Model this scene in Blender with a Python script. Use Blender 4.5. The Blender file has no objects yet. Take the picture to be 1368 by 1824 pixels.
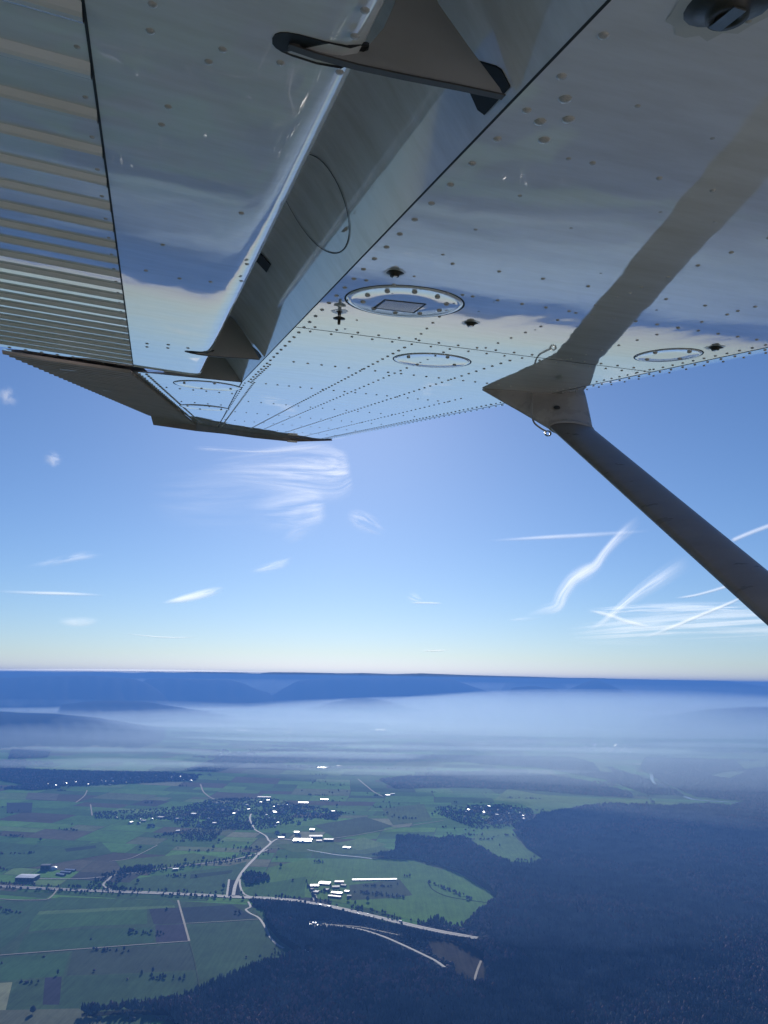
import bpy, bmesh, math, random
import numpy as np
from mathutils import Vector, Matrix
random.seed(7); rng = np.random.default_rng(11)
S = bpy.context.scene
C = S.collection

# ------------------------------------------------------------------ camera
PW, PH, FPX = 1368.0, 1824.0, 1280.0
ROLL = math.atan2(19, 1368); PITCH = math.atan((1207 - 912) / FPX)
_fw = np.array([0, math.cos(PITCH), math.sin(PITCH)]); _u0 = np.array([0, -math.sin(PITCH), math.cos(PITCH)])
_r0 = np.array([1.0, 0, 0])
CR = math.cos(ROLL) * _r0 + math.sin(ROLL) * _u0
CU = -math.sin(ROLL) * _r0 + math.cos(ROLL) * _u0
cam_d = bpy.data.cameras.new('camera'); cam = bpy.data.objects.new('camera', cam_d); C.objects.link(cam)
cam.matrix_world = Matrix(((CR[0], CU[0], -_fw[0], 0), (CR[1], CU[1], -_fw[1], 0), (CR[2], CU[2], -_fw[2], 0), (0, 0, 0, 1)))
cam_d.sensor_fit = 'HORIZONTAL'; cam_d.sensor_width = 36.0; cam_d.lens = 36.0 * FPX / PW
cam_d.clip_start = 0.05; cam_d.clip_end = 600000.0
S.camera = cam

# ------------------------------------------------------------------ light, sky, exposure
SUN_EL, SUN_AZ = math.radians(25.0), math.radians(-3.0)          # azimuth clockwise from +Y
SKY_STRENGTH, SUN_STRENGTH, SKY_TINT = 0.071, 4.8, (0.86, 0.96, 1.13)
HAZE_DENSITY, HAZE_COLOR, HAZE_G = 0.000092, (0.082, 0.225, 0.61), 0.25
S.view_settings.view_transform = 'Standard'; S.view_settings.look = 'None'
S.view_settings.gamma = 1.0; S.view_settings.exposure = 0.16; S.view_settings.use_curve_mapping = False
world = bpy.data.worlds.new('World'); S.world = world; world.use_nodes = True
wn, wl = world.node_tree.nodes, world.node_tree.links
wn.clear()
w_out = wn.new('ShaderNodeOutputWorld'); w_bg = wn.new('ShaderNodeBackground'); sky = wn.new('ShaderNodeTexSky')
sky.sky_type = 'NISHITA'; sky.sun_disc = False; sky.sun_elevation = SUN_EL; sky.sun_rotation = SUN_AZ
sky.altitude = 500; sky.air_density = 1.0; sky.dust_density = 0.28; sky.ozone_density = 5.0
w_bg.inputs['Strength'].default_value = SKY_STRENGTH
w_t = wn.new('ShaderNodeVectorMath'); w_t.operation = 'MULTIPLY'; w_t.inputs[1].default_value = SKY_TINT
wl.new(sky.outputs[0], w_t.inputs[0])
w_s = wn.new('ShaderNodeSeparateXYZ'); w_c = wn.new('ShaderNodeCombineXYZ'); wl.new(w_t.outputs[0], w_s.inputs[0])   # keep the horizon white, not yellow
w_m = [wn.new('ShaderNodeMath') for _ in range(3)]
for m_, op, k_ in ((w_m[0], 'MULTIPLY', .99), (w_m[1], 'MAXIMUM', 0), (w_m[2], 'MINIMUM', 0)): m_.operation = op; m_.inputs[1].default_value = k_
wl.new(w_s.outputs[1], w_m[0].inputs[0]); wl.new(w_m[0].outputs[0], w_m[1].inputs[0]); wl.new(w_s.outputs[2], w_m[1].inputs[1])
wl.new(w_m[0].outputs[0], w_m[2].inputs[0]); wl.new(w_s.outputs[0], w_m[2].inputs[1])
wl.new(w_m[2].outputs[0], w_c.inputs[0]); wl.new(w_s.outputs[1], w_c.inputs[1]); wl.new(w_m[1].outputs[0], w_c.inputs[2])
wl.new(w_c.outputs[0], w_bg.inputs[0]); wl.new(w_bg.outputs[0], w_out.inputs[0])
sun_d = bpy.data.lights.new('sun', 'SUN'); sun_d.energy = SUN_STRENGTH; sun_d.angle = math.radians(0.53)
sun_d.color = (1.0, 0.95, 0.87)
sun = bpy.data.objects.new('sun', sun_d); C.objects.link(sun)
SUNV = Vector((math.sin(SUN_AZ) * math.cos(SUN_EL), math.cos(SUN_AZ) * math.cos(SUN_EL), math.sin(SUN_EL)))
sun.rotation_euler = SUNV.to_track_quat('Z', 'Y').to_euler()
try:
    cy = S.cycles
    cy.volume_bounces = 2; cy.max_bounces = 10; cy.transparent_max_bounces = 24; cy.glossy_bounces = 4
    cy.use_denoising = True; cy.volume_max_steps = 256
except Exception:
    pass

# ------------------------------------------------------------------ helpers
def ray(x, y):
    d = CR * (x - PW / 2) - CU * (y - PH / 2) + _fw * FPX
    return d / np.linalg.norm(d)
GZ = -900.0
def gp(x, y, z=GZ):
    r = ray(x, y); k = z / r[2]; return (r * k)
def at_dist(x, y, D):
    r = ray(x, y); return r * (D / r[1])
def tag(o, label=None, cat=None, group=None, kind=None):
    if label: o['label'] = label
    if cat: o['category'] = cat
    if group: o['group'] = group
    if kind: o['kind'] = kind
    return o
def mk(name, verts, faces, mat=None, parent=None, smooth=False, uv=None):
    me = bpy.data.meshes.new(name)
    me.from_pydata([tuple(map(float, v)) for v in verts], [], [tuple(f) for f in faces])
    if uv is not None:
        ul = me.uv_layers.new(name='UVMap')
        for li, lp in enumerate(me.loops): ul.data[li].uv = uv[lp.vertex_index]
    me.update()
    if smooth: me.polygons.foreach_set('use_smooth', [True] * len(me.polygons))
    if mat is not None:
        for m_ in (mat if isinstance(mat, (list, tuple)) else [mat]): me.materials.append(m_)
    o = bpy.data.objects.new(name, me); C.objects.link(o)
    if parent is not None: o.parent = parent
    return o
def link_mesh(name, me, parent=None, loc=(0, 0, 0), rz=0.0, sc=(1, 1, 1)):
    o = bpy.data.objects.new(name, me); C.objects.link(o); o.location = loc; o.rotation_euler = (0, 0, rz); o.scale = sc
    if parent is not None: o.parent = parent
    return o
def grid_faces(nu, nv, closed_u=False, off=0):
    f = []
    for i in range(nu if closed_u else nu - 1):
        for j in range(nv - 1):
            a = off + i * nv + j; b = off + ((i + 1) % nu) * nv + j
            f.append((a, a + 1, b + 1, b))
    return f
def box_vf(c, h, off=0):
    v = [(c[0] + sx * h[0], c[1] + sy * h[1], c[2] + sz * h[2]) for sx in (-1, 1) for sy in (-1, 1) for sz in (-1, 1)]
    f = [(0, 1, 3, 2), (4, 6, 7, 5), (0, 4, 5, 1), (2, 3, 7, 6), (0, 2, 6, 4), (1, 5, 7, 3)]
    return v, [tuple(off + i for i in q) for q in f]
def catmull(pts, n=8):
    pts = [np.array(p, float) for p in pts]; P = [2 * pts[0] - pts[1]] + pts + [2 * pts[-1] - pts[-2]]; out = []
    for i in range(1, len(P) - 2):
        for k in range(n):
            t = k / n
            out.append(0.5 * ((2 * P[i]) + (-P[i - 1] + P[i + 1]) * t + (2 * P[i - 1] - 5 * P[i] + 4 * P[i + 1] - P[i + 2]) * t * t + (-P[i - 1] + 3 * P[i] - 3 * P[i + 1] + P[i + 2]) * t ** 3))
    out.append(pts[-1]); return out

# ------------------------------------------------------------------ materials
def new_mat(name):
    m = bpy.data.materials.new(name); m.use_nodes = True
    nt = m.node_tree; return m, nt, nt.nodes, nt.links, nt.nodes['Principled BSDF']
def ramp(N, stops):
    r = N.new('ShaderNodeValToRGB'); e = r.color_ramp.elements
    while len(e) < len(stops): e.new(0.5)
    for el, (p, c) in zip(e, stops):
        el.position = p; el.color = (*c, 1) if len(c) == 3 else c
    return r
def noise(N, L, coord, scale, detail=3, rough=0.5, stretch=None):
    n = N.new('ShaderNodeTexNoise'); n.inputs['Scale'].default_value = scale; n.inputs['Detail'].default_value = detail
    n.inputs['Roughness'].default_value = rough
    if stretch:
        mp = N.new('ShaderNodeMapping'); mp.inputs['Scale'].default_value = stretch
        L.new(coord, mp.inputs[0]); L.new(mp.outputs[0], n.inputs[0])
    else: L.new(coord, n.inputs[0])
    return n
def simple(name, col, rough=0.7, metal=0.0, var=0.15, scale=0.05, spec=0.5):
    m, nt, N, L, b = new_mat(name)
    g = N.new('ShaderNodeNewGeometry')
    n = noise(N, L, g.outputs['Position'], scale, 4)
    r = ramp(N, [(0.3, tuple(c * (1 - var) for c in col)), (0.7, tuple(min(1, c * (1 + var)) for c in col))])
    L.new(n.outputs[0], r.inputs[0]); L.new(r.outputs[0], b.inputs['Base Color'])
    b.inputs['Roughness'].default_value = rough; b.inputs['Metallic'].default_value = metal
    b.inputs['Specular IOR Level'].default_value = spec
    return m
def paint_mat(name, col, rough=0.03, wave=0.0008, fine=0.000006, dirt=0.12, coat=0.0):
    m, nt, N, L, b = new_mat(name)
    tc = N.new('ShaderNodeTexCoord'); co = tc.outputs['Object']
    n1 = noise(N, L, co, 2.3, 2, 0.45); n2 = noise(N, L, co, 7.0, 2, 0.4, (1, .7, 1)); n3 = noise(N, L, co, 90, 2)
    def mul(a, k):
        q = N.new('ShaderNodeMath'); q.operation = 'MULTIPLY'; L.new(a, q.inputs[0]); q.inputs[1].default_value = k; return q.outputs[0]
    def add(a, c):
        q = N.new('ShaderNodeMath'); q.operation = 'ADD'; L.new(a, q.inputs[0]); L.new(c, q.inputs[1]); return q.outputs[0]
    h = add(add(mul(n1.outputs[0], wave * 2.2), mul(n2.outputs[0], wave * 0.55)), mul(n3.outputs[0], fine))
    bp = N.new('ShaderNodeBump'); bp.inputs['Strength'].default_value = 1.0; bp.inputs['Distance'].default_value = 1.0
    L.new(h, bp.inputs['Height']); L.new(bp.outputs[0], b.inputs['Normal'])
    d = noise(N, L, co, 6, 6, 0.65, (0.6, 3.0, 1))
    r = ramp(N, [(0.35, tuple(c * (1 - dirt) * k for c, k in zip(col, (1, .98, .94)))), (0.6, col)])
    L.new(d.outputs[0], r.inputs[0]); L.new(r.outputs[0], b.inputs['Base Color'])
    sp = noise(N, L, co, 160, 2, 0.6)
    mr = N.new('ShaderNodeMapRange'); mr.inputs[1].default_value = 0.3; mr.inputs[2].default_value = 0.8
    mr.inputs[3].default_value = rough; mr.inputs[4].default_value = rough * 1.8
    L.new(d.outputs[0], mr.inputs[0]); L.new(mr.outputs[0], b.inputs['Roughness'])
    b.inputs['IOR'].default_value = 1.52
    b.inputs['Coat Weight'].default_value = coat; b.inputs['Coat Roughness'].default_value = .015; b.inputs['Coat IOR'].default_value = 1.6; L.new(bp.outputs[0], b.inputs['Coat Normal'])
    return m
M = {}
M['paint'] = paint_mat('white_aircraft_paint', (0.90, 0.85, 0.83), coat=.7)
M['paint_flap'] = paint_mat('white_flap_paint', (0.90, 0.86, 0.84), wave=0.0011, coat=.7)
M['paint_cove'] = paint_mat('grimy_white_paint', (0.90, 0.86, 0.84), rough=0.06, dirt=0.15, coat=.5)
M['paint_arm'] = paint_mat('grey_bracket_paint', (0.33, 0.315, 0.295), rough=0.35, wave=0.0001)
M['paint_strut'] = paint_mat('grey_strut_paint', (0.25, 0.225, 0.21), rough=0.25, wave=0.0001, dirt=0.2)
M['paint_cuff'] = paint_mat('cuff_paint', (0.40, 0.37, 0.35), rough=0.2, wave=0.0003, dirt=0.2)
M['paint_in_shade'] = paint_mat('shade_toned_paint', (0.46, 0.37, 0.33), rough=0.3, wave=0.0002, dirt=0.2)  # white paint toned down: shade of aileron underside and tip is in the colour
M['flange'] = simple('dark_flange', (.07, .06, .05), .5, scale=30)
M['gap'] = simple('dark_joint', (0.02, 0.02, 0.022), 0.7, scale=20)
M['grime'] = simple('oily_grime', (0.035, 0.028, 0.02), 0.45, scale=60, var=0.6)
M['metal'] = simple('bare_metal', (0.45, 0.43, 0.40), 0.3, 1.0, scale=40)
M['foil'] = simple('foil_dark_reflection', (0.10, 0.105, 0.12), 0.10, 0.3, scale=20)  # dark reflection seen in the foil is put into the base colour
M['rubber_and_openings'] = simple('black_rubber_and_opening_shade', (0.015, 0.015, 0.016), 0.6, scale=20)  # tyres, plus flat black pieces that paint the dark inside of openings

# ================================================================== AIRPLANE (local axes: x forward, y outboard, z up)
_s = ray(265, 853); _c = ray(4569, 1093); _c = _c - _s * (_c @ _s); _c /= np.linalg.norm(_c); _n = np.cross(_c, _s)
AM = np.array([_c, _s, _n])
HW = 0.5                                                       # height of the wing's lower skin above the eye
def wp(x, y, h=HW, tilt=0.0, c0=0.2):                          # photo point -> point of a wing-side plane
    d = AM @ ray(x, y); t = math.tan(math.radians(tilt))
    return d * ((h + t * c0) / (d[2] + t * d[0]))
def ws(x, y, s_): d = AM @ ray(x, y); return d * (s_ / d[1])
plane = bpy.data.objects.new('airplane', None); C.objects.link(plane)
plane.matrix_world = Matrix(((_c[0], _s[0], _n[0], 0), (_c[1], _s[1], _n[1], 0), (_c[2], _s[2], _n[2], 0), (0, 0, 0, 1)))
tag(plane, 'white high wing light airplane, its riveted wing and grey strut seen from the cabin', 'airplane')

def lerp(a, b, t): return a + (b - a) * t
SEAM_C = 0.413                                                 # rear spar line where the cove starts
FL_END, BAY_END, TIP_S = 3.52, 3.60, 7.20
hin0 = wp(232, 657); hin1 = wp(350, 755)
def hinge_c(s_):
    return lerp(hin0[0], hin1[0], (s_ - hin0[1]) / (hin1[1] - hin0[1]))
def taper(s_): return 0.0 if s_ < 3.6 else 0.10 * (s_ - 3.6) / 3.6
LE = [(1.755, .500), (1.80, .5035), (1.85, .511), (1.90, .524), (1.94, .545), (1.965, .572), (1.975, .60), (1.965, .63), (1.93, .665), (1.86, .70), (1.72, .735)]
def skin(name, s0, s1, c0f, c1f, ns, nc, z=HW, mat='paint', parent=None):
    V = []
    for i in range(ns):
        s_ = lerp(s0, s1, i / (ns - 1)); a, b = c0f(s_), c1f(s_)
        for j in range(nc): V.append((lerp(a, b, j / (nc - 1)), s_, z))
    return mk(name, V, [f[::-1] for f in grid_faces(ns, nc)], M[mat], parent or plane, True)
G = 0.0015
# wing: body (upper surface) with lower skin panels as sub-parts
TOP = [(1.72, .735), (1.55, .765), (1.3, .785), (1.0, .785), (.7, .765), (.42, .735)]
V = []; ss = [-1.2, 1, 2.25, 3.6, 4.8, 6.0, TIP_S]
for s_ in ss:
    k = 1 - 0.45 * max(0, (s_ - 3.6) / 3.6)
    aft = [(.30, .715), (-0.02, .665)] if s_ < 3.61 else [(lerp(.42, hinge_c(s_), .5), .69), (hinge_c(s_) + .0, .60)]
    for (c_, n_) in TOP + aft:
        V.append((c_ - (taper(s_) if c_ > 1 else 0), s_, HW + .02 + (n_ - HW - .02) * k))
wing = mk('wing', V, grid_faces(len(ss), 8), M['paint'], plane, True)
tag(wing, 'white riveted wing reflecting the haze')
skin('skin_panel', -1.2, 2.247 - G, lambda s: SEAM_C + G, lambda s: 1.755 - G, 60, 24, parent=wing)
skin('skin_panel', 2.247 + G, TIP_S, lambda s: SEAM_C + G if s < 3.6 else lerp(SEAM_C + G, .60, (s - 3.6) / 3.6), lambda s: 1.755 - G - taper(s), 70, 24, parent=wing)
skin('skin_panel', BAY_END, TIP_S - .02, lambda s: min(hinge_c(s), .58), lambda s: lerp(SEAM_C, .60, (s - 3.6) / 3.6) - G, 50, 10, z=HW + .0006, parent=wing)
V = []; lss = [lerp(-1.2, TIP_S, i / 60) for i in range(61)]
for s_ in lss:
    k = 1 - 0.45 * max(0, (s_ - 3.6) / 3.6)
    for (c_, n_) in LE: V.append((c_ - taper(s_), s_, HW + (n_ - HW) * k))
mk('leading_edge_skin', V, [f[::-1] for f in grid_faces(len(lss), len(LE))], M['paint'], wing, True)
# joints between the panels
def strip(name, pts, w, z, mat, parent, up=0.001):
    V = []; n = len(pts)
    for i, p in enumerate(pts):
        a = np.array(pts[max(0, i - 1)][:2]); b = np.array(pts[min(n - 1, i + 1)][:2]); d = b - a; d /= np.linalg.norm(d)
        q = np.array([-d[1], d[0]]) * w / 2
        for zz in (z, z + up): V += [(p[0] + q[0], p[1] + q[1], zz), (p[0] - q[0], p[1] - q[1], zz)]
    F = []
    for i in range(n - 1):
        a = 4 * i; b = a + 4
        F += [(a, b, b + 1, a + 1), (a + 2, a + 3, b + 3, b + 2), (a, a + 2, b + 2, b), (a + 1, b + 1, b + 3, a + 3)]
    return mk(name, V, F, M[mat], parent)
strip('joint_line', [(SEAM_C, -1.2), (SEAM_C, 3.6)], .0034, HW - .0004, 'gap', wing)
strip('joint_line', [(SEAM_C, 2.247), (1.755, 2.247)], .005, HW - .0004, 'gap', wing)
strip('joint_line', [(1.755, -1.2), (1.755, 3.6), (1.655, 7.2)], .0065, HW - .0004, 'gap', wing)
strip('joint_line', [(SEAM_C, 3.6), (.60, 7.2)], .005, HW - .0004, 'gap', wing)
strip('joint_line', [(hinge_c(BAY_END) - .03, BAY_END), (SEAM_C, BAY_END)], .012, HW - .0006, 'gap', wing)
# cove (the recess ahead of the flap)
COVE = [(SEAM_C - .0012, .5002), (.395, .522), (.36, .567), (.32, .618), (.285, .656), (.24, .684), (.17, .70), (.05, .70)]
COVE = [tuple(q) for q in catmull(COVE, 4)]
V = []; cs = [lerp(-1.2, BAY_END, i / 40) for i in range(41)]
for s_ in cs:
    for (c_, n_) in COVE: V.append((c_, s_, n_))
mk('cove_panel', V, grid_faces(len(cs), len(COVE)), M['paint_cove'], wing, True)
V = [(SEAM_C, -1.2, .4985), (SEAM_C - .02, -1.2, .5005), (SEAM_C, BAY_END, .4985), (SEAM_C - .02, BAY_END, .5005)]
# end rib closing the bay outboard
er = [(SEAM_C, .5), (.395, .522), (.36, .567), (.32, .618), (.285, .656), (.24, .68), (.225, .66), (.232, .62), (.228, .58), (.205, .548), (.17, .528), (.12, .512), (-.10, .503), (-.10, .4995), (SEAM_C, .4995)]
def plate(name, outline, s0, s1, mat, parent):
    n = len(outline); V = [(c_, s0, z) for c_, z in outline] + [(c_, s1, z) for c_, z in outline]
    F = [tuple(range(n)), tuple(range(2 * n - 1, n - 1, -1))] + [(i, n + i, n + (i + 1) % n, (i + 1) % n) for i in range(n)]
    return mk(name, V, F, M[mat], parent)
plate('end_rib', er[:-2], BAY_END, BAY_END + .004, 'paint_arm', wing)
# flap
FT = math.tan(math.radians(3.0)); FH = .495
def fz(c_): return FH + FT * (.2 - c_)
FSEAM, FTE = -.090, -.74
fss = [lerp(-1.2, FL_END, i / 60) for i in range(61)]
prof = [(FSEAM + G, 0), (-.03, 0), (.05, 0), (.13, 0), (.165, .0008), (.19, .004), (.208, .012), (.216, .026), (.214, .045), (.20, .062), (.17, .08), (.10, .10), (FSEAM, .105)]
V = []
for s_ in fss:
    for (c_, dz) in prof: V.append((c_, s_, fz(c_) + dz))
n0 = len(prof)
F = [f[::-1] for f in grid_faces(len(fss), n0)] + [tuple(range((len(fss) - 1) * n0, len(fss) * n0))]
flap = mk('flap', V, F, M['paint_flap'], plane, True); tag(flap, 'white flap with beaded trailing skin')
def beaded(name, a0f, a1f, up, u0, u1, pitch, bw, bh, mat, parent, nc=5, zf=None, first=0.0):
    """sheet with chordwise raised beads; a0f(u) front point, a1f(u) rear point"""
    us = []; hs = []; u = u0 + first
    us.append(u0); hs.append(0)
    while u + bw < u1:
        for q, h in ((0, 0), (.22, .75), (.38, 1), (.62, 1), (.78, .75), (1, 0)):
            us.append(u + q * bw); hs.append(h * bh)
        u += pitch
    us.append(u1); hs.append(0)
    V = []
    for u, h in zip(us, hs):
        a, b = np.array(a0f(u)), np.array(a1f(u))
        for j, t in enumerate([0, .012, .03] + [lerp(.05, 1, k / (nc - 1)) for k in range(nc)]):
            p = a + (b - a) * t; hh = h
            V.append((p[0], p[1], p[2] - hh))
    return mk(name, V, [f[::-1] for f in grid_faces(len(us), nc + 3)], M[mat], parent, False)
sk = beaded('corrugated_skin', lambda u: (FSEAM - G, u, fz(FSEAM)), lambda u: (FTE, u, fz(FTE)), 1, -1.2, FL_END, .1195, .036, .0095, 'paint_flap', flap, first=.03)
mk('flap_upper_skin', [(FSEAM, -1.2, fz(FSEAM) + .105), (FSEAM, FL_END, fz(FSEAM) + .105), (FTE, FL_END, fz(FTE) + .004), (FTE, -1.2, fz(FTE) + .004), (FSEAM, FL_END, fz(FSEAM) + .002), (FTE, FL_END, fz(FTE))],
   [(0, 1, 2, 3), (1, 4, 5, 2)], M['paint_flap'], flap)
strip('joint_line', [(FSEAM, -1.2), (FSEAM, FL_END)], .0036, fz(FSEAM) - .0008, 'gap', flap)
strip('edge_line', [(FSEAM - .0, FL_END), (.19, FL_END)], .006, fz(.05) - .0035, 'gap', flap)
# brackets: plate ribs between the cove and the flap nose, each in a dark slot of the flap
def bracket(s0, w=.012, slim=False):
    out = [(.398, .500), (.39, .512), (.36, .56), (.32, .612), (.285, .65), (.25, .672), (.232, .64), (.229, .58), (.222, .54), (.205, .512), (.185, .4985), (.14, .4975), (.128, .4965), (.16, .4935), (.21, .4925), (.27, .4945), (.34, .498)]
    if slim: out = [(.398, .500), (.392, .508), (.345, .550), (.305, .588), (.282, .630), (.272, .665), (.262, .655), (.258, .615), (.250, .575), (.238, .543), (.222, .520), (.200, .504)] + out[10:]
    b = plate('flap_bracket', out, s0, s0 + w * .35, 'paint_arm', plane)
    tag(b, 'grey rib bracket holding the flap')
    fl = [(c_, z) for c_, z in out[-6:]] + [(.398, .500)]
    V = [(c_, s0 - .005, z) for c_, z in fl] + [(c_, s0 + .006, z) for c_, z in fl]
    V += [(c_, s_, z - .002) for (c_, s_, z) in V]
    n = len(fl); F = []
    for i in range(n - 1): F += [(i, i + 1, n + i + 1, n + i), (2 * n + i, 3 * n + i, 3 * n + i + 1, 2 * n + i + 1), (i, 2 * n + i, 2 * n + i + 1, i + 1), (n + i, n + i + 1, 3 * n + i + 1, 3 * n + i)]
    mk('bracket_flange', V, F, M['flange'], b)
    # black plate on the flap nose, its colour painting the shade inside the slot
    sl = []; 
    for k in range(20):
        a = math.pi * 2 * k / 20
        sl.append((.165 + .062 * (abs(math.cos(a)) ** .55) * (1 if math.cos(a) > 0 else -1) * .9, s0 + .022 * (abs(math.sin(a)) ** .8) * (1 if math.sin(a) > 0 else -1)))
    V = [(c_, s_, fz(c_) - .0012 + (0.02 * max(0, (c_ - .19) / .03))) for c_, s_ in sl]
    mk('bracket_slot_shade', V + [(v[0], v[1], v[2] + .004) for v in V], [tuple(range(20))] + [(i, (i + 1) % 20, 20 + (i + 1) % 20, 20 + i) for i in range(20)], M['rubber_and_openings'], b)
    # black plate on the cove wall, painting the shade inside the notch
    def cv(c_, s_, off=.003):
        for (a, za), (d, zd) in zip(COVE, COVE[1:]):
            if d <= c_ <= a: return (c_, s_, lerp(za, zd, (a - c_) / (a - d)) - off)
        return (c_, s_, .5 - off)
    q = [cv(.403, s0 - .006), cv(.403, s0 + .066), cv(.396, s0 + .074), cv(.362, s0 + .066), cv(.357, s0 + .054), cv(.385, s0 + .0), cv(.390, s0 - .006)]
    mk('cove_notch_shade', q + [(a, s_, z + .0025) for a, s_, z in q], [tuple(range(7)), tuple(range(13, 6, -1))] + [(i, (i + 1) % 7, 7 + (i + 1) % 7, 7 + i) for i in range(7)], M['rubber_and_openings'], b)
bracket(.825, slim=True); bracket(2.90)
# black square port and round access cover in the cove wall
def cove_pt(c_, s_, off=.002):
    for (a, za), (d, zd) in zip(COVE, COVE[1:]):
        if d <= c_ <= a: return (c_, s_, lerp(za, zd, (a - c_) / (a - d)) - off)
    return (c_, s_, .5 - off)
q = [cove_pt(.268, 2.09, .004), cove_pt(.268, 2.17, .004), cove_pt(.305, 2.17, .004), cove_pt(.305, 2.09, .004)]
mk('cove_port', q + [(a, b, z + .003) for a, b, z in q], [(0, 1, 2, 3), (7, 6, 5, 4), (0, 4, 5, 1), (1, 5, 6, 2), (2, 6, 7, 3), (3, 7, 4, 0)], M['rubber_and_openings'], wing)
def cove_ring(cc, sc_, rc, rs, w, mat, name, off=.0025):
    V = []; n = 56
    for k in range(n):
        a = 2 * math.pi * k / n
        for r in (1 - w, 1.0): V.append(cove_pt(cc + rc * r * math.cos(a), sc_ + rs * r * math.sin(a), off))
    return mk(name, V, [(2 * k, 2 * k + 1, (2 * k + 3) % (2 * n), (2 * k + 2) % (2 * n)) for k in range(n)], M[mat], wing)
cove_ring(.315, 1.56, .072, .155, .020, 'gap', 'access_cover_rim')
COVER_SCREW = cove_pt(.370, 1.500, .001)

# aileron: hinged at the tapered aft edge, trailing edge raised a little
DEL = math.radians(5.0)
Dh = (hin1 - hin0) / np.linalg.norm(hin1 - hin0); Aa = np.array([-math.cos(DEL), 0, math.sin(DEL)]); Na = np.cross(Dh, Aa)
def ap(x, y):
    q = AM @ ray(x, y); return q * ((hin0 @ Na) / (q @ Na))
te0, te1 = ap(0, 622), ap(268, 738)
tdir = (te1 - te0) / (te1[1] - te0[1])
def hp(u): return hin0 + (hin1 - hin0) * ((u - hin0[1]) / (hin1[1] - hin0[1])) + np.array([0, 0, -.002])
def tp(u):
    k = (u - hin0[1]) / (hin1[1] - hin0[1]); return te0 + (te1 - te0) * k + np.array([0, 0, .012 - .012])
ail = beaded('aileron', hp, tp, 1, hin0[1] + .02, hin1[1], .074, .034, .017, 'paint_in_shade', plane, first=.0)
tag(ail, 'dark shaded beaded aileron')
V = []
for u in (hin0[1] + .02, hin1[1]):
    V += [hp(u) + np.array([0, 0, .06]), tp(u) + np.array([0, 0, .006])]
mk('aileron_upper_skin', V, [(0, 2, 3, 1)], M['paint'], ail)
for k in (0.0, .45):
    u = lerp(hin0[1], hin1[1], .1 + k * .6)
    a, b = hp(u), tp(u); p = a + (b - a) * .62
    v, f = box_vf(p + np.array([0, 0, -.014]), (.045, .004, .002)); mk('trim_tab', v, f, M['metal'], ail)
# drooped wing tip
tipT = [wp(*p) for p in ((350, 755), (400, 763), (450, 771), (520, 780), (560, 783), (590, 784))]
tipB = [ws(*p, q[1]) for p, q in zip(((350, 768), (400, 773), (450, 780), (520, 787), (560, 786), (592, 785)), tipT)]
tail = [hin1, ws(273, 757, hin1[1] - .1)]
V = []
for t_, b_ in zip(tipT, tipB):
    m_ = (t_ + b_) / 2 + np.array([0, .015, -.003]); V += [t_ + np.array([0, 0, -.001]), m_, b_, b_ + np.array([0, .05, .02]), t_ + np.array([.0, .08, .10])]
tip = mk('wing_tip', V, grid_faces(6, 5), M['paint_in_shade'], plane, True)
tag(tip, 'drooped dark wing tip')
p0 = ws(268, 738, te1[1]); p1 = ws(273, 757, te1[1] + .12)
V = [hp(hin1[1]), tp(hin1[1]), p1, tipB[0], tipT[0]]
V = [np.array(v) for v in V]
mk('tip_tail', V + [v + np.array([0, 0.02, .03]) for v in V], [(0, 1, 2, 3, 4), (9, 8, 7, 6, 5), (1, 6, 7, 2), (2, 7, 8, 3)], M['paint_in_shade'], tip)
v, f = box_vf(tipB[3] + np.array([0.0, -.01, .004]), (.05, .012, .010)); mk('position_light', v, f, M['metal'], tip)

# --- rivets
def dome(r, h, n=8):
    V = []; F = []
    for (q, z) in ((1.0, 0), (.82, .55), (.45, .9)):
        for k in range(n): a = 2 * math.pi * k / n; V.append((r * q * math.cos(a), r * q * math.sin(a), -h * z))
    V.append((0, 0, -h))
    for j in range(2):
        for k in range(n): F.append((j * n + k, (j + 1) * n + k, (j + 1) * n + (k + 1) % n, j * n + (k + 1) % n))
    for k in range(n): F.append((2 * n + k, 3 * n, 2 * n + (k + 1) % n))
    return V, F
rv, rf = dome(1, 1); rme = bpy.data.meshes.new('rivet'); rme.from_pydata(rv, [], rf); rme.polygons.foreach_set('use_smooth', [True] * len(rf))
M['rivet'] = paint_mat('rivet_paint', (0.66, 0.60, 0.56), rough=0.15, wave=0.0001, dirt=0.4)
rme.materials.append(M['rivet'])
RV = []                                                        # (c, s, z, r, h)
def rline(c0, s0, c1, s1, pitch, r=.0055, h=.003, z=HW, jit=.0):
    n = max(1, int(math.hypot(c1 - c0, s1 - s0) / pitch))
    for i in range(n + 1):
        t = (i + random.uniform(-jit, jit)) / n; RV.append((lerp(c0, c1, t), lerp(s0, s1, t), z, r, h))
rline(.440, .35, .440, 3.55, .080, .0065, .0035); rline(.56, .45, .56, 2.2, .155, .004, .002, jit=.1)
for s_ in (.93, 1.45): rline(.60, s_, 1.72, s_, .105, .005, .003, jit=.08)
rline(.47, .86, .50, .90, .04, .009, .004); rline(.47, .80, .50, .84, .04, .009, .004)
for s_ in (1.66, 2.215): rline(.47, s_, 1.72, s_, .068, .0055, .003)
rline(.47, 2.285, 1.72, 2.285, .068, .005, .003)
rline(.72, 1.66, .80, 2.2, .07, .005, .0028); rline(1.05, .6, 1.05, 2.2, .085, .005, .0028); rline(1.38, .6, 1.38, 2.2, .085, .005, .0028)
rline(1.725, .5, 1.725, 3.5, .05, .005, .003); rline(1.785, .8, 1.785, 3.5, .06, .005, .003, z=HW + .002)
rline(1.86, 1.2, 1.86, 3.0, .09, .005, .003, z=HW + .013)
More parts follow.
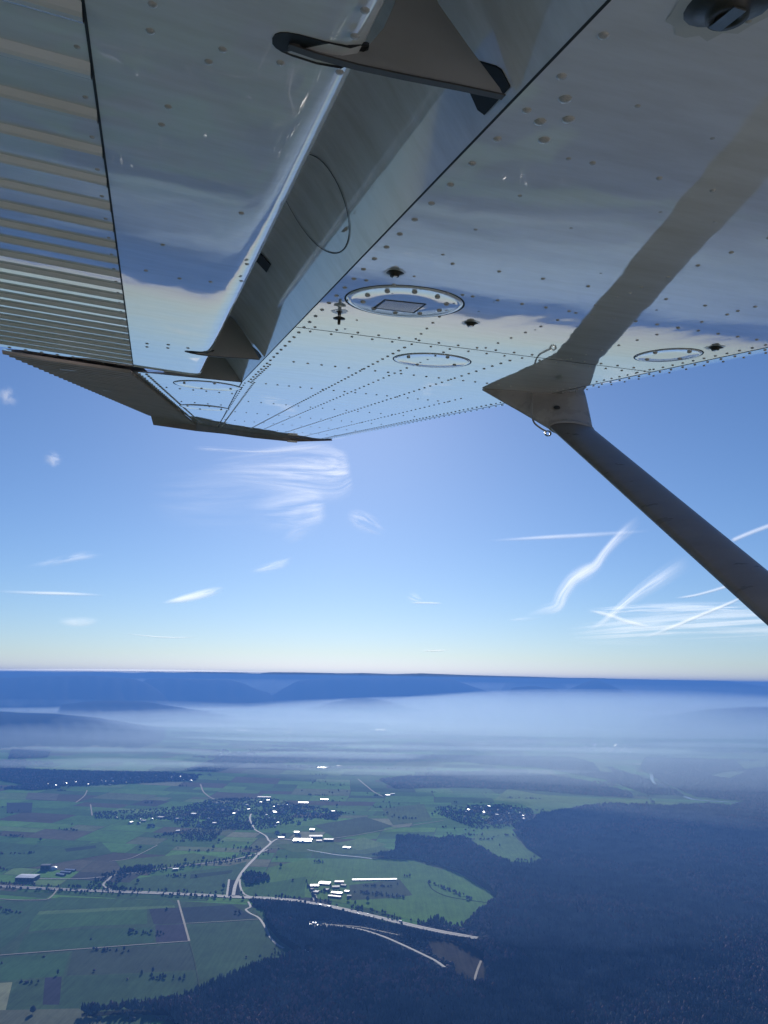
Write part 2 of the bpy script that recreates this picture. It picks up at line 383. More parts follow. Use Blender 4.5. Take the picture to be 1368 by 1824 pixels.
for s_, c0 in ((2.87, .53), (3.57, .47)): rline(c0, s_, 1.5, s_ , .055, .0062, .003)
for s_ in (4.4, 5.1, 5.8, 6.5): rline(.55, s_, 1.62, s_, .075, .0055, .003)
rline(.455, 3.0, .455, 3.58, .05, .0065, .003); rline(.47, 3.62, .615, 7.1, .062, .0065, .003); rline(.43, 3.62, .585, 7.1, .085, .0055, .003)
rline(.815, 2.35, .845, 6.6, .062, .0065, .0032); rline(.96, 2.35, .955, 6.4, .075, .006, .003)
rline(1.22, 2.35, 1.18, 6.9, .068, .0065, .0032); rline(1.50, 3.4, 1.42, 7.0, .068, .006, .003)
rline(1.72, 3.5, 1.63, 7.1, .055, .007, .0035); rline(1.79, 3.5, 1.70, 7.0, .075, .006, .003, z=HW + .003)
for k in range(46):                                            # along the beaded aileron's hinge
    u = lerp(3.66, 6.4, k / 45); RV.append((hinge_c(u) + .05, u, HW, .008, .004))
for s_ in (4.1, 4.75): rline(hinge_c(s_) + .08, s_, .42, s_, .07, .006, .003)
for k in range(26): RV.append((random.uniform(.6, 1.7), random.uniform(.55, 2.1), HW, .0035, .0012))
RV.sort(key=lambda r: r[0] ** 2 * .3 + r[1] ** 2)
def rivet_batch(lst, name, parent):
    V = []; F = []
    for (c_, s_, z, r, h) in lst:
        o = len(V); V += [(c_ + x * r, s_ + y * r, z + zz * h) for x, y, zz in rv]; F += [tuple(o + i for i in f) for f in rf]
    return mk(name, V, F, M['rivet'], parent, True)
for (c_, s_, z, r, h) in RV[:295]:
    o = link_mesh('rivet', rme, wing, (c_, s_, z)); o.scale = (r, r, h)
tag(rivet_batch(RV[295:], 'rivet_rows', wing), kind='stuff')
FR = [(.20 - .03 - .001, .70 + .25 * k) for k in range(0)]
for px, py in ((268, 55), (272, 8), (397, 88), (632, 64), (605, 128), (500, 112), (372, 110), (650, 18), (288, 222), (300, 190), (260, 482), (375, 502), (320, 496), (290, 436), (430, 380), (262, 612), (262, 618), (300, 614), (299, 620), (335, 620), (430, 500), (440, 470)):
    p = wp(px, py, FH, 3.0); o = link_mesh('rivet', rme, flap, (p[0], p[1], fz(p[0]))); r = .0055 if p[1] < 2 else .007; o.scale = (r, r, .0028)
for k in range(27):
    u = -0.0 + .1195 * k + .01
    if u > .3:
        o = link_mesh('rivet', rme, flap, (FSEAM - .014, u - .012, fz(FSEAM - .014))); o.scale = (.0042, .0042, .0022)
for k in range(9):
    p = (lerp(FSEAM, -.60, k / 8), FL_END - .012, 0); o = link_mesh('rivet', rme, flap, (p[0], p[1], fz(p[0]))); o.scale = (.008, .008, .004)

o = link_mesh('screw', rme, wing, COVER_SCREW); o.scale = (.010, .010, .006); o.rotation_euler = (0, math.radians(-50), 0)
# --- inspection covers with raised rim and screws
def cover(cc, sc_, r, nsc, plate_=False, elong=1.0, screw=.0075, phase=.2):
    n = 48; V = []; F = []
    rings = [(1.06, 0.0004), (1.05, -.0012), (1.0, -.0028), (.95, -.0022), (.90, -.0013), (0.5, -.0013)]
    for (q, z) in rings:
        for k in range(n):
            a = 2 * math.pi * k / n; V.append((cc + r * q * math.cos(a), sc_ + r * q * elong * math.sin(a), HW + z))
    for j in range(len(rings) - 1):
        for k in range(n): F.append((j * n + k, (j + 1) * n + k, (j + 1) * n + (k + 1) % n, j * n + (k + 1) % n))
    F.append(tuple((len(rings) - 1) * n + k for k in range(n))[::-1])
    cv = mk('inspection_cover', V, F, M['paint'], wing, True)
    strip('cover_joint', [(cc + r * 1.075 * math.cos(2 * math.pi * k / n), sc_ + r * 1.075 * elong * math.sin(2 * math.pi * k / n)) for k in range(n + 1)], .0045, HW - .0005, 'gap', wing)
    for k in range(nsc):
        a = 2 * math.pi * k / nsc + phase
        o = link_mesh('screw', rme, cv, (cc + .76 * r * math.cos(a), sc_ + .76 * r * elong * math.sin(a), HW - .0016)); o.scale = (screw, screw, .0045)
    if plate_:
        q = [wp(x, y, HW) for x, y in ((671, 547), (688, 534), (754, 541), (735, 555))]
        V = [(p[0], p[1], HW - .0022) for p in q] + [(p[0], p[1], HW - .001) for p in q]
        mk('name_plate', V, [(0, 1, 2, 3), (0, 4, 5, 1), (1, 5, 6, 2), (2, 6, 7, 3), (3, 7, 4, 0)], M['foil'], cv)
        q2 = [np.array(v[:2]) for v in V[:4]]; m_ = sum(q2) / 4
        fr = [tuple(m_ + (p - m_) * 1.1) for p in q2]
        strip('plate_edge', fr + [fr[0]], .005, HW - .0024, 'gap', cv)
    return cv
cover(.617, 1.80, .145, 10, True)
cover(.985, 2.52, .135, 4)
cover(1.60, 1.975, .085, 4, elong=1.35)
cover(.27, 3.86, .16, 4); cover(.335, 5.0, .15, 4)

# --- fuel drains and fittings
def fitting(c_, s_, r, drop, kind):
    V = []; F = []; n = 24
    prof = {'cup': [(1.9, -.0004), (1.5, -.006), (1.0, -.012), (.95, -.020), (.55, -.020), (.5, -.008), (0.02, -.008)],
            'pin': [(1.0, -.0004), (.5, -.004), (.42, -.020), (1.7, -.022), (1.6, -.026), (.45, -.028), (.40, -.045), (.02, -.046)]}[kind]
    for (q, z) in prof:
        for k in range(n):
            a = 2 * math.pi * k / n; w = 1 + .10 * math.sin(3 * a + c_ * 40) * (1 if q > 1 else 0)
            V.append((c_ + r * q * w * math.cos(a), s_ + r * q * w * math.sin(a), HW + z * drop))
    for j in range(len(prof) - 1):
        for k in range(n): F.append((j * n + k, (j + 1) * n + k, (j + 1) * n + (k + 1) % n, j * n + (k + 1) % n))
    o = mk('fuel_drain', V, F, M['grime'], wing, True)
    V = []
    for k in range(24):
        a = 2 * math.pi * k / 24; w = 2.1 + .7 * random.random(); V.append((c_ + r * w * math.cos(a) * .9, s_ + r * w * 1.15 * math.sin(a), HW - .0007))
    mk('grime_patch', V, [tuple(range(23, -1, -1))], M['grime_soft'], o)
    v, f = box_vf((c_, s_, HW - .018 * drop), (r * .35, r * .8, .003)); mk('drain_valve', v, f, M['metal'], o)
m, nt, N, L, b = new_mat('faint_grime')
b.inputs['Base Color'].default_value = (.66, .62, .57, 1); b.inputs['Roughness'].default_value = .2; M['grime_soft'] = m
fitting(.51, 1.568, .011, .5, 'cup'); fitting(.859, 1.911, .011, .45, 'cup'); fitting(.489, 1.985, .010, .8, 'pin'); fitting(1.632, 1.80, .012, .45, 'cup')
fitting(.520, .588, .021, .8, 'cup')

# --- cabin side behind the eye: it stands in the sun and lights the wing from below
V = []; cs_ = [(-5.5, .10, .30), (-3.5, .30, .55), (-1.6, .52, .95), (-.6, .56, 1.0), (.6, .56, 1.0), (1.4, .55, .98), (1.9, .50, .80), (2.9, .42, .66), (3.2, .25, .45)]
for (c_, hw_, hh_) in cs_:
    for k in range(20):
        a = 2 * math.pi * k / 20; x = math.copysign(abs(math.cos(a)) ** .35, math.cos(a)); z = math.copysign(abs(math.sin(a)) ** .35, math.sin(a))
        V.append((c_, -.55 - .56 + hw_ * x, (-.25 if c_ > -3 else .0) - (.25 if c_ > 1.6 else 0) + hh_ * .72 * z))
n0 = 20; F = []
for j in range(len(cs_) - 1):
    for k in range(n0): F.append((j * n0 + k, (j + 1) * n0 + k, (j + 1) * n0 + (k + 1) % n0, j * n0 + (k + 1) % n0))
F += [tuple(range(n0)), tuple(len(V) - 1 - k for k in range(n0))]
fus = mk('fuselage', V, F, M['paint'], plane, True)
for ca_, cb_ in ((-.95, -.25), (-.15, .75)):
    mk('cabin_window', [(ca_, -.544, .02), (cb_, -.544, .02), (cb_ - .06, -.544, .36), (ca_ + .06, -.544, .36), (ca_, -.549, .02), (cb_, -.549, .02), (cb_ - .06, -.549, .36), (ca_ + .06, -.549, .36)],
       [(0, 1, 2, 3), (7, 6, 5, 4), (0, 4, 5, 1), (1, 5, 6, 2), (2, 6, 7, 3), (3, 7, 4, 0)], M['rubber_and_openings'], fus)

# --- strut with cuff
T3 = ws(1016, 762, 2.90); E3 = ws(1368, 1064, 1.70)
ax = (E3 - T3); ax /= np.linalg.norm(ax)
def strut_sec(p, ch, th, n=20):
    cd = np.array([1.0, 0, 0]); cd = cd - ax * (cd @ ax); cd /= np.linalg.norm(cd); td = np.cross(ax, cd)
    out = []
    for k in range(n):
        a = 2 * math.pi * k / n; x = math.cos(a)
        y = math.copysign(abs(math.sin(a)) ** .8, math.sin(a)) * (1 + .2 * x) * .85
        out.append(p + cd * x * ch / 2 + td * y * th / 2)
    return out
V = []; stt = [T3 - ax * .12 + (E3 - T3) * k for k in (0, .1, .3, .6, 1.0, 1.5, 2.15)]
for p in stt: V += strut_sec(p, .228, .060)
F = []
for j in range(len(stt) - 1):
    for k in range(20): F.append((j * 20 + k, (j + 1) * 20 + k, (j + 1) * 20 + (k + 1) % 20, j * 20 + (k + 1) % 20))
strut = mk('wing_strut', V, F, M['paint_strut'], plane, True); tag(strut, 'dark grey wing strut')
# cuff: lofts from the long pointed base under the wing down to the strut
LB = wp(860, 705); base_c0, base_c1 = 1.44, 1.94
ps = 3.0
n = 28
def base_ring(z, k):                                            # teardrop, pointed aft
    out = []
    for i in range(n):
        a = 2 * math.pi * i / n; x = math.cos(a)
        c_ = lerp(base_c0, base_c1, (x + 1) / 2); w = .075 * math.sin(a) * (0.25 + .75 * ((x + 1) / 2) ** .8)
        out.append(np.array([c_, ps + w - .10 * (c_ - 1.72), z + (max(0, c_ - 1.76) ** 2) * 1.6]))
    return out
def top_ring(p, ch, th):
    cd = np.array([1.0, 0, 0]); cd = cd - ax * (cd @ ax); cd /= np.linalg.norm(cd); td = np.cross(ax, cd)
    if td[1] < 0: td = -td
    return [p + cd * math.cos(2 * math.pi * i / n) * ch / 2 + td * math.sin(2 * math.pi * i / n) * th / 2 for i in range(n)]
B0 = base_ring(HW - .001, 1); Tn = top_ring(T3 + ax * .0, .238, .074)
V = list(B0); V += [b_ + np.array([0, 0, -.006]) for b_ in B0]
for t in (.15, .3, .45, .6, .75, .9, 1.0):
    kx = t ** .55
    for i in range(n):
        b_, t_ = B0[i], Tn[i]
        V.append(np.array([lerp(b_[0], t_[0], t ** 1.05 if b_[0] < 1.72 else t ** .6), lerp(b_[1], t_[1], t), lerp(b_[2] - .006, t_[2], t)]))
V += [v - 0 for v in top_ring(T3 + ax * .012, .242, .076)] + [v for v in top_ring(T3 + ax * .014, .226, .056)]
F = []
nr = len(V) // n
for j in range(nr - 1):
    for k in range(n): F.append((j * n + k, j * n + (k + 1) % n, (j + 1) * n + (k + 1) % n, (j + 1) * n + k))
cuff = mk('strut_cuff', V, F, M['paint_cuff'], plane, True); tag(cuff, 'grey fairing where the strut meets the wing')
def tube(name, pts, r, mat, parent, nn=8):
    pts = catmull(pts, 6); V = []; F = []
    for i, p in enumerate(pts):
        d = pts[min(i + 1, len(pts) - 1)] - pts[max(i - 1, 0)]; d = d / np.linalg.norm(d)
        u = np.cross(d, [0.3, .2, .9]); u /= np.linalg.norm(u); w = np.cross(d, u)
        for k in range(nn): a = 2 * math.pi * k / nn; V.append(p + r * (u * math.cos(a) + w * math.sin(a)))
    for i in range(len(pts) - 1):
        for k in range(nn): F.append((i * nn + k, (i + 1) * nn + k, (i + 1) * nn + (k + 1) % nn, i * nn + (k + 1) % nn))
    F += [tuple(range(nn))[::-1], tuple((len(pts) - 1) * nn + k for k in range(nn))]
    return mk(name, V, F, M[mat], parent, True)
tube('cuff_tube', [ws(948, 700, 2.93), ws(947, 712, 2.92), ws(947, 735, 2.90), ws(951, 752, 2.885), ws(962, 762, 2.88), ws(972, 768, 2.875)], .0042, 'paint_cuff', cuff)
q = ws(992, 726, 2.90)
V = [q + np.array([.016 * math.cos(2 * math.pi * k / 12), -.004, .009 * math.sin(2 * math.pi * k / 12)]) for k in range(12)]
mk('cuff_hole', V + [v + np.array([0, .006, 0]) for v in V], [tuple(range(12)), tuple(range(23, 11, -1))] + [(k, (k + 1) % 12, 12 + (k + 1) % 12, 12 + k) for k in range(12)], M['rubber_and_openings'], cuff)
rc = ws(976, 772, 2.88); V = []; F = []
for i in range(20):
    a = 2 * math.pi * i / 20
    for k in range(8):
        b_ = 2 * math.pi * k / 8; rr = .014 + .004 * math.cos(b_)
        V.append(rc + np.array([rr * math.cos(a), .0055 * math.sin(b_), rr * math.sin(a) * .8]))
for i in range(20):
    for k in range(8): F.append((i * 8 + k, ((i + 1) % 20) * 8 + k, ((i + 1) % 20) * 8 + (k + 1) % 8, i * 8 + (k + 1) % 8))
mk('tie_down_ring', V, F, M['metal'], cuff, True)

# ================================================================== LAND
def ground_mat(name, vcol=False, base=(.06, .09, .03), rough=0.9, var=.25, stripes=0.0):
    m, nt, N, L, b = new_mat(name)
    g = N.new('ShaderNodeNewGeometry'); co = g.outputs['Position']
    if vcol:
        at_ = N.new('ShaderNodeAttribute'); at_.attribute_name = 'Col'; src = at_.outputs['Color']
    else:
        rg = N.new('ShaderNodeRGB'); rg.outputs[0].default_value = (*base, 1); src = rg.outputs[0]
    a = noise(N, L, co, 0.006, 6, .62); bb = noise(N, L, co, 0.05, 5, .7, (1, .35, 1))
    st_ = noise(N, L, co, 0.12, 3, .6, (1, .03, 1) if not vcol else (.05, 1, 1))
    mx0 = N.new('ShaderNodeMath'); mx0.operation = 'ADD'; L.new(a.outputs[0], mx0.inputs[0]); L.new(bb.outputs[0], mx0.inputs[1])
    mx1 = N.new('ShaderNodeMath'); mx1.operation = 'MULTIPLY_ADD'; L.new(st_.outputs[0], mx1.inputs[0]); mx1.inputs[1].default_value = .9; mx1.inputs[2].default_value = -.45
    mx = N.new('ShaderNodeMath'); mx.operation = 'ADD'; L.new(mx0.outputs[0], mx.inputs[0]); L.new(mx1.outputs[0], mx.inputs[1])
    mr = N.new('ShaderNodeMapRange'); mr.inputs[1].default_value = .6; mr.inputs[2].default_value = 1.4
    mr.inputs[3].default_value = 1 - var * 1.6; mr.inputs[4].default_value = 1 + var * 1.6; L.new(mx.outputs[0], mr.inputs[0])
    v = N.new('ShaderNodeVectorMath'); v.operation = 'SCALE'; L.new(src, v.inputs[0]); L.new(mr.outputs[0], v.inputs['Scale'])
    L.new(v.outputs[0], b.inputs['Base Color']); b.inputs['Roughness'].default_value = rough
    b.inputs['Specular IOR Level'].default_value = 0.02
    return m
M['ground'] = ground_mat('meadow_ground', base=(.065, .090, .048))
M['farm'] = ground_mat('farmland', True)
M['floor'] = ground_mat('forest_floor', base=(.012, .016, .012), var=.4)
M['road'] = simple('pale_road', (.30, .29, .27), .75, scale=.05, spec=.4)
M['asphalt'] = simple('asphalt', (.09, .09, .095), .7, scale=.05, spec=.4)
M['track'] = simple('gravel_track', (.30, .27, .22), .8, scale=.03, spec=.2)
M['glare'] = simple('bright_roof', (.62, .63, .65), .42, .35, scale=.05)
M['sunroof'] = simple('sun_glinting_roof', (.8, .8, .82), .28, .9, scale=.05)
M['roofpale'] = simple('pale_roof', (.36, .36, .36), .6, .1, scale=.05)
M['roofgrey'] = simple('grey_roof', (.30, .30, .31), .35, .3, scale=.05)
M['roofred'] = simple('tiled_roof', (.16, .085, .06), .5, 0, scale=.05)
M['roofdark'] = simple('dark_roof', (.06, .055, .06), .45, 0, scale=.05)
M['wall'] = simple('plaster_wall', (.55, .53, .48), .8, scale=.1)
M['walldark'] = simple('timber_wall', (.08, .07, .06), .8, scale=.1)
M['glass'] = simple('window_glass', (.03, .035, .04), .1, scale=.1)
M['water'] = simple('stream_water', (.05, .07, .07), .12, scale=.02, spec=1.0)
M['quarry'] = ground_mat('quarry_soil', base=(.034, .030, .022), var=.5)

def sheet(name, px, z, mat, label=None, parent=None, pts=None):
    P = [gp(*p)[:2] for p in px] if pts is None else pts
    o = mk(name, [(p[0], p[1], GZ + z) for p in P], [tuple(range(len(P)))], mat, parent)
    if o.data.polygons[0].normal.z < 0: o.data.flip_normals()
    tag(o, label, kind='structure'); return o
R0 = 42000
mk_g = mk('ground', [(-R0, -6000, GZ), (R0, -6000, GZ), (R0, R0, GZ), (-R0, R0, GZ)], [(0, 1, 2, 3)], M['ground'])
tag(mk_g, 'wide hazy farmland plain far below the wing', kind='structure')

# --- mosaic of field strips
PAL = [((.100, .205, .050), 5), ((.075, .150, .045), 5), ((.130, .240, .055), 4), ((.060, .110, .045), 3), ((.15, .16, .08), 2), ((.12, .095, .07), 2), ((.27, .24, .15), .8), ((.06, .055, .055), 1.2), ((.18, .25, .085), 1.5)]
pw = np.array([p[1] for p in PAL]); pw = pw / pw.sum()
cells = []
def bsp(x0, y0, x1, y1, d):
    w, h = x1 - x0, y1 - y0; dist = max(1500, y0)
    mw = 70 + dist * .018; mh = 60 + dist * .018
    stop = (w < mw * 3.2 and h < mh * 2.2) or d > 16
    if stop and (random.random() < .75 or (w < mw * 1.6 and h < mh * 1.3)): cells.append((x0, y0, x1, y1)); return
    if (w / (mw * 2.0) > h / mh and w > mw) or h < mh:
        if w < mw: cells.append((x0, y0, x1, y1)); return
        k = lerp(x0, x1, random.uniform(.32, .68)); bsp(x0, y0, k, y1, d + 1); bsp(k, y0, x1, y1, d + 1)
    else:
        k = lerp(y0, y1, random.uniform(.35, .65)); bsp(x0, y0, x1, k, d + 1); bsp(x0, k, x1, y1, d + 1)
bsp(-11000, 1600, 11000, 19000, 0)
V = []; F = []; cols = []
for (x0, y0, x1, y1) in cells:
    rot = math.radians(5 + 9 * math.sin(x0 * .0004 + 1) * math.cos(y0 * .0003))
    mrg = 1.5 + random.random() * 2
    q = []
    for (x, y) in ((x0 + mrg, y0 + mrg), (x1 - mrg, y0 + mrg), (x1 - mrg, y1 - mrg), (x0 + mrg, y1 - mrg)):
        q.append((x + 60 * math.sin(y * .0021 + 2) + .07 * (y - 4000), y - .09 * x + 70 * math.sin(x * .0017) , GZ + .3))
    o = len(V); V += q; F.append((o, o + 1, o + 2, o + 3))
    c_ = tuple(k * q for k, q in zip(PAL[rng.choice(len(PAL), p=pw)][0], (.80, .98, .92))); j = random.uniform(.8, 1.2); cols.append(tuple(k * j for k in c_))
farm = mk('farmland', V, F, M['farm']); tag(farm, 'patchwork of green and brown field strips across the plain', kind='structure')
ca = farm.data.color_attributes.new('Col', 'FLOAT_COLOR', 'CORNER')
ca.data.foreach_set('color', np.repeat(np.array([(*c_, 1) for c_ in cols]), 4, axis=0).ravel())

FIELDS = [
 ([(-60, 1607), (100, 1600), (300, 1604), (445, 1612), (540, 1706), (350, 1775), (240, 1840), (-60, 1850)], (.065, .085, .048), 'dull green grass margins between the lower left fields'),
 ([(265, 1619), (320, 1617), (331, 1645), (274, 1647)], (.050, .040, .055), 'dark purple ploughed field left of the pale farm track'),
 ([(277, 1648), (327, 1646), (336, 1676), (278, 1679)], (.060, .042, .070), 'small purple brown field below the dark ploughed one'),
 ([(323, 1617), (413, 1612), (456, 1636), (332, 1644)], (.035, .040, .050), 'dark ploughed field right of the pale farm track'),
 ([(332, 1648), (462, 1640), (500, 1682), (538, 1706), (470, 1722), (356, 1768)], (.060, .085, .045), 'broad dull green field beside the forest edge'),
 ([(130, 1694), (337, 1681), (349, 1728), (190, 1736), (118, 1738)], (.060, .065, .050), 'brownish green field under the long pale track'),
 ([(62, 1626), (262, 1619), (262, 1646), (150, 1650), (50, 1660)], (.070, .120, .045), 'green field strip left of the purple field'),
 ([(45, 1664), (150, 1655), (272, 1652), (275, 1679), (30, 1697)], (.050, .085, .040), 'dark green field above the long pale track'),
 ([(0, 1707), (125, 1698), (112, 1738), (0, 1748)], (.055, .095, .045), 'green field at the left edge under the pale track'),
 ([(30, 1748), (76, 1744), (72, 1790), (12, 1798)], (.060, .080, .045), 'green brown plot near the lower left corner'),
 ([(80, 1742), (110, 1740), (106, 1790), (76, 1790)], (.045, .035, .060), 'small very dark purple plot near the lower left'),
 ([(115, 1740), (343, 1732), (354, 1766), (285, 1790), (104, 1796)], (.055, .080, .045), 'wide dark green field above the lower hedge'),
 ([(-10, 1752), (22, 1750), (10, 1800), (-20, 1802)], (.26, .21, .14), 'pale tan stubble field at the lower left corner'),
 ([(55, 1624), (310, 1612), (312, 1617), (62, 1630)], (.13, .17, .07), 'thin light green strip below the highway'),
 ([(0, 1800), (140, 1797), (200, 1830), (-10, 1840)], (.13, .11, .08), 'brownish field along the bottom left edge'),
 ([(105, 1598), (300, 1604), (315, 1613), (60, 1622), (90, 1605)], (.065, .105, .045), 'green field just below the highway'),
 ([(0, 1609), (85, 1606), (40, 1660), (0, 1692)], (.055, .090, .045), 'green field at the left edge below the road'),
 ([(540, 1532), (700, 1530), (735, 1533), (822, 1560), (870, 1590), (889, 1612), (850, 1632), (825, 1650), (795, 1648), (740, 1642), (640, 1614), (560, 1600), (430, 1590), (455, 1572), (480, 1545)], (.085, .155, .045), 'bright green meadow around the greenhouse buildings'),
 ([(428, 1592), (452, 1577), (545, 1562), (542, 1600), (470, 1598)], (.050, .105, .040), 'dark green field left of the greenhouse buildings'),
 ([(625, 1604), (622, 1577), (712, 1567), (735, 1595), (700, 1600)], (.050, .060, .045), 'dull orchard plot behind the long greenhouse'),
 ([(860, 1480), (906, 1477), (935, 1510), (972, 1534), (950, 1545), (912, 1545), (865, 1522), (832, 1497)], (.105, .165, .060), 'light green meadow wedge cut into the forest'),
 ([(905, 1405), (960, 1415), (1050, 1422), (1150, 1425), (1257, 1437), (1200, 1441), (1050, 1437), (960, 1450), (930, 1432), (880, 1425)], (.130, .190, .060), 'long light green meadow on the ridge above the forest'),
 ([(490, 1505), (560, 1500), (660, 1500), (700, 1515), (650, 1522), (520, 1518)], (.075, .115, .05), 'green field right below the glaring white hall'),
 ([(597, 1503), (648, 1492), (690, 1505), (640, 1515)], (.12, .17, .07), 'pale green plot beside the single white roof'),
 ([(560, 1470), (650, 1455), (700, 1472), (600, 1495)], (.055, .075, .05), 'dull green field right of the central village'),
 ([(680, 1440), (755, 1432), (770, 1462), (700, 1470)], (.075, .105, .05), 'green field between the two villages'),
 ([(205, 1533), (345, 1520), (410, 1530), (300, 1545), (220, 1552)], (.075, .115, .05), 'broad green field above the tree lined road'),
 ([(240, 1565), (400, 1545), (440, 1535), (405, 1592), (330, 1595), (215, 1585)], (.070, .105, .05), 'green field between the highway and the winding road'),
 ([(340, 1558), (415, 1550), (412, 1556), (338, 1566)], (.035, .050, .035), 'thin dark strip in the field by the interchange'),
 ([(0, 1500), (115, 1510), (180, 1500), (200, 1520), (60, 1545), (0, 1548)], (.065, .105, .045), 'large green field above the left farm'),
 ([(115, 1512), (170, 1506), (172, 1511), (118, 1518)], (.030, .040, .035), 'dark narrow strip right of the left farm meadow'),
 ([(12, 1430), (58, 1430), (56, 1448), (12, 1448)], (.045, .045, .06), 'square dark field at the left edge'),
 ([(50, 1412), (105, 1414), (100, 1426), (45, 1424)], (.15, .12, .10), 'pale reddish field at the left'),
]
for i, (px, col, lab) in enumerate(FIELDS):
    me_ = ground_mat('field_soil', base=tuple(c * k for c, k in zip(col, (1.12, 1.30, .9) if 16 < i < 27 else (.86, 1.16, 1.0))), var=.22)
    sheet('field', px, .6 + .02 * i, me_, lab)
    if i in (3, 4, 10, 16, 0, 2):                              # tramlines and strips inside the big fields
        P = [gp(*p)[:2] for p in px]
# --- lines: roads, tracks, stream
ALLROADS = []; ROADNAMES = []
def road(name, px, w, z, mat, label, h=.25, n=8):
    P = [gp(*p)[:2] for p in px]; P = catmull(P, n) if n else [np.array(p) for p in P]
    ALLROADS.append((P, w)); ROADNAMES.append(name); V = []; k = len(P)
    for i, p in enumerate(P):
        d = P[min(i + 1, k - 1)] - P[max(i - 1, 0)]; d = d / (np.linalg.norm(d) + 1e-9); q = np.array([-d[1], d[0]]) * w / 2
        V += [(p[0] + q[0], p[1] + q[1], GZ + z + h), (p[0] - q[0], p[1] - q[1], GZ + z + h), (p[0] - q[0] * 1.15, p[1] - q[1] * 1.15, GZ + z - .5), (p[0] + q[0] * 1.15, p[1] + q[1] * 1.15, GZ + z - .5)]
    F = []
    for i in range(k - 1):
        a, b = 4 * i, 4 * i + 4
        F += [(a, a + 1, b + 1, b), (a + 1, a + 2, b + 2, b + 1), (a + 3, a, b, b + 3)]
    o = mk(name, V, F, mat); tag(o, label, kind='structure'); return o
HWY = [(-40, 1576), (0, 1579), (95, 1584), (190, 1588), (300, 1592), (420, 1598), (500, 1602), (560, 1610), (620, 1622), (700, 1641), (770, 1657), (850, 1672)]
HWZ = 1.6
h1 = road('highway', HWY, 30, HWZ, M['asphalt'], 'straight two carriageway highway crossing the plain above the lower fields')
road('highway_carriageway', [(x, y - 1.4) for x, y in HWY], 9.5, HWZ + .3, M['road'], 'pale far carriageway of the highway')
road('highway_carriageway', [(x, y + 1.6) for x, y in HWY], 9.5, HWZ + .32, M['road'], 'pale near carriageway of the highway')
road('road', [(415, 1598), (420, 1575), (432, 1553), (450, 1533), (468, 1515), (482, 1502), (478, 1497)], 13, 1.9, M['road'], 'curving pale road from the interchange to the central village')
road('ramp', [(404, 1596), (406, 1582), (408, 1567)], 8, 1.7, M['road'], 'left slip road of the highway interchange', n=3)
road('ramp', [(427, 1567), (428, 1580), (436, 1594), (460, 1601)], 8, 1.7, M['road'], 'right slip road of the highway interchange', n=3)
sheet('embankment', [(407, 1568), (426, 1568), (428, 1596), (405, 1596)], 1.25, M['floor'], 'dark wooded embankment between the slip roads')
road('road', [(478, 1497), (474, 1490), (466, 1485), (454, 1478), (450, 1470), (445, 1459), (447, 1450)], 10, 1.9, M['road'], 'pale village street winding between the dark trees')
road('road', [(482, 1502), (492, 1496), (503, 1495), (520, 1497)], 10, 1.95, M['road'], 'short road from the junction to the glaring white hall')
road('road', [(478, 1514), (440, 1526), (400, 1534), (340, 1541), (290, 1548), (240, 1555), (205, 1559), (192, 1568), (184, 1577), (196, 1585), (215, 1588)], 9, 1.75, M['road'], 'tree lined country road curving down to the highway')
road('road', [(190, 1562), (140, 1566), (70, 1566), (60, 1572)], 7, 1.75, M['road'], 'service road leading to the left farm')
road('farm_track', [(317, 1604), (324, 1630), (331, 1655), (337, 1677)], 7, 1.7, M['track'], 'bright straight farm track between the dark ploughed fields', n=2)
road('farm_track', [(337, 1677), (345, 1705), (351, 1735), (357, 1768)], 4, 1.7, M['ground'], 'greenish farm track running down to the forest', n=2)
road('farm_track', [(-10, 1703), (120, 1693), (240, 1684), (337, 1677)], 5, 1.72, M['track'], 'long thin pale track across the lower left fields', n=2)
road('farm_track', [(325, 1646), (400, 1642), (460, 1638)], 3, 1.72, M['track'], 'faint track under the right ploughed field', n=2)
road('road', [(442, 1607), (446, 1616), (438, 1621), (446, 1628), (461, 1636), (472, 1652), (480, 1668), (492, 1682), (505, 1690)], 8, 1.8, M['road'], 'pale lane along the forest edge')
road('road', [(101, 1586), (92, 1597), (80, 1603), (40, 1604), (0, 1602)], 6, 1.7, M['track'], 'pale lane turning left below the highway')
road('road', [(357, 1397), (362, 1410), (372, 1419), (382, 1424)], 10, 1.7, M['track'], 'short pale road curving down from the far village')
road('road', [(638, 1388), (655, 1402), (668, 1412), (682, 1419)], 9, 1.7, M['track'], 'thin pale road leading to the lone farm')
road('road', [(155, 1408), (150, 1418), (135, 1430)], 8, 1.7, M['track'], 'small pale lane among the left fields', n=3)
road('road', [(161, 1433), (164, 1453)], 8, 1.7, M['track'], 'short pale lane left of the tree belt', n=3)
road('road', [(570, 1497), (640, 1487), (700, 1476), (790, 1462)], 5, 1.7, M['track'], 'faint straight lane between the two villages')
road('road', [(195, 1535), (230, 1530), (255, 1519), (280, 1506)], 5, 1.7, M['track'], 'faint lane climbing through the green field')
road('stream', [(547, 1514), (575, 1519), (600, 1523), (640, 1527), (662, 1530)], 9, 1.3, M['water'], 'glinting stream in the meadow below the white hall')
road('stream', [(1160, 1378), (1165, 1395), (1195, 1412), (1222, 1420), (1250, 1426), (1360, 1432)], 26, 1.3, M['water'], 'pale river glinting in the hazy valley at the right')
road('forest_road', [(600, 1650), (640, 1656), (680, 1668), (715, 1683), (745, 1697), (775, 1712), (792, 1724)], 10, 2.0, M['road'], 'bright gravel road curving through the dark forest')
road('forest_road', [(590, 1648), (640, 1652), (680, 1660), (712, 1667)], 7, 2.0, M['track'], 'pale forest track above the bright gravel road')
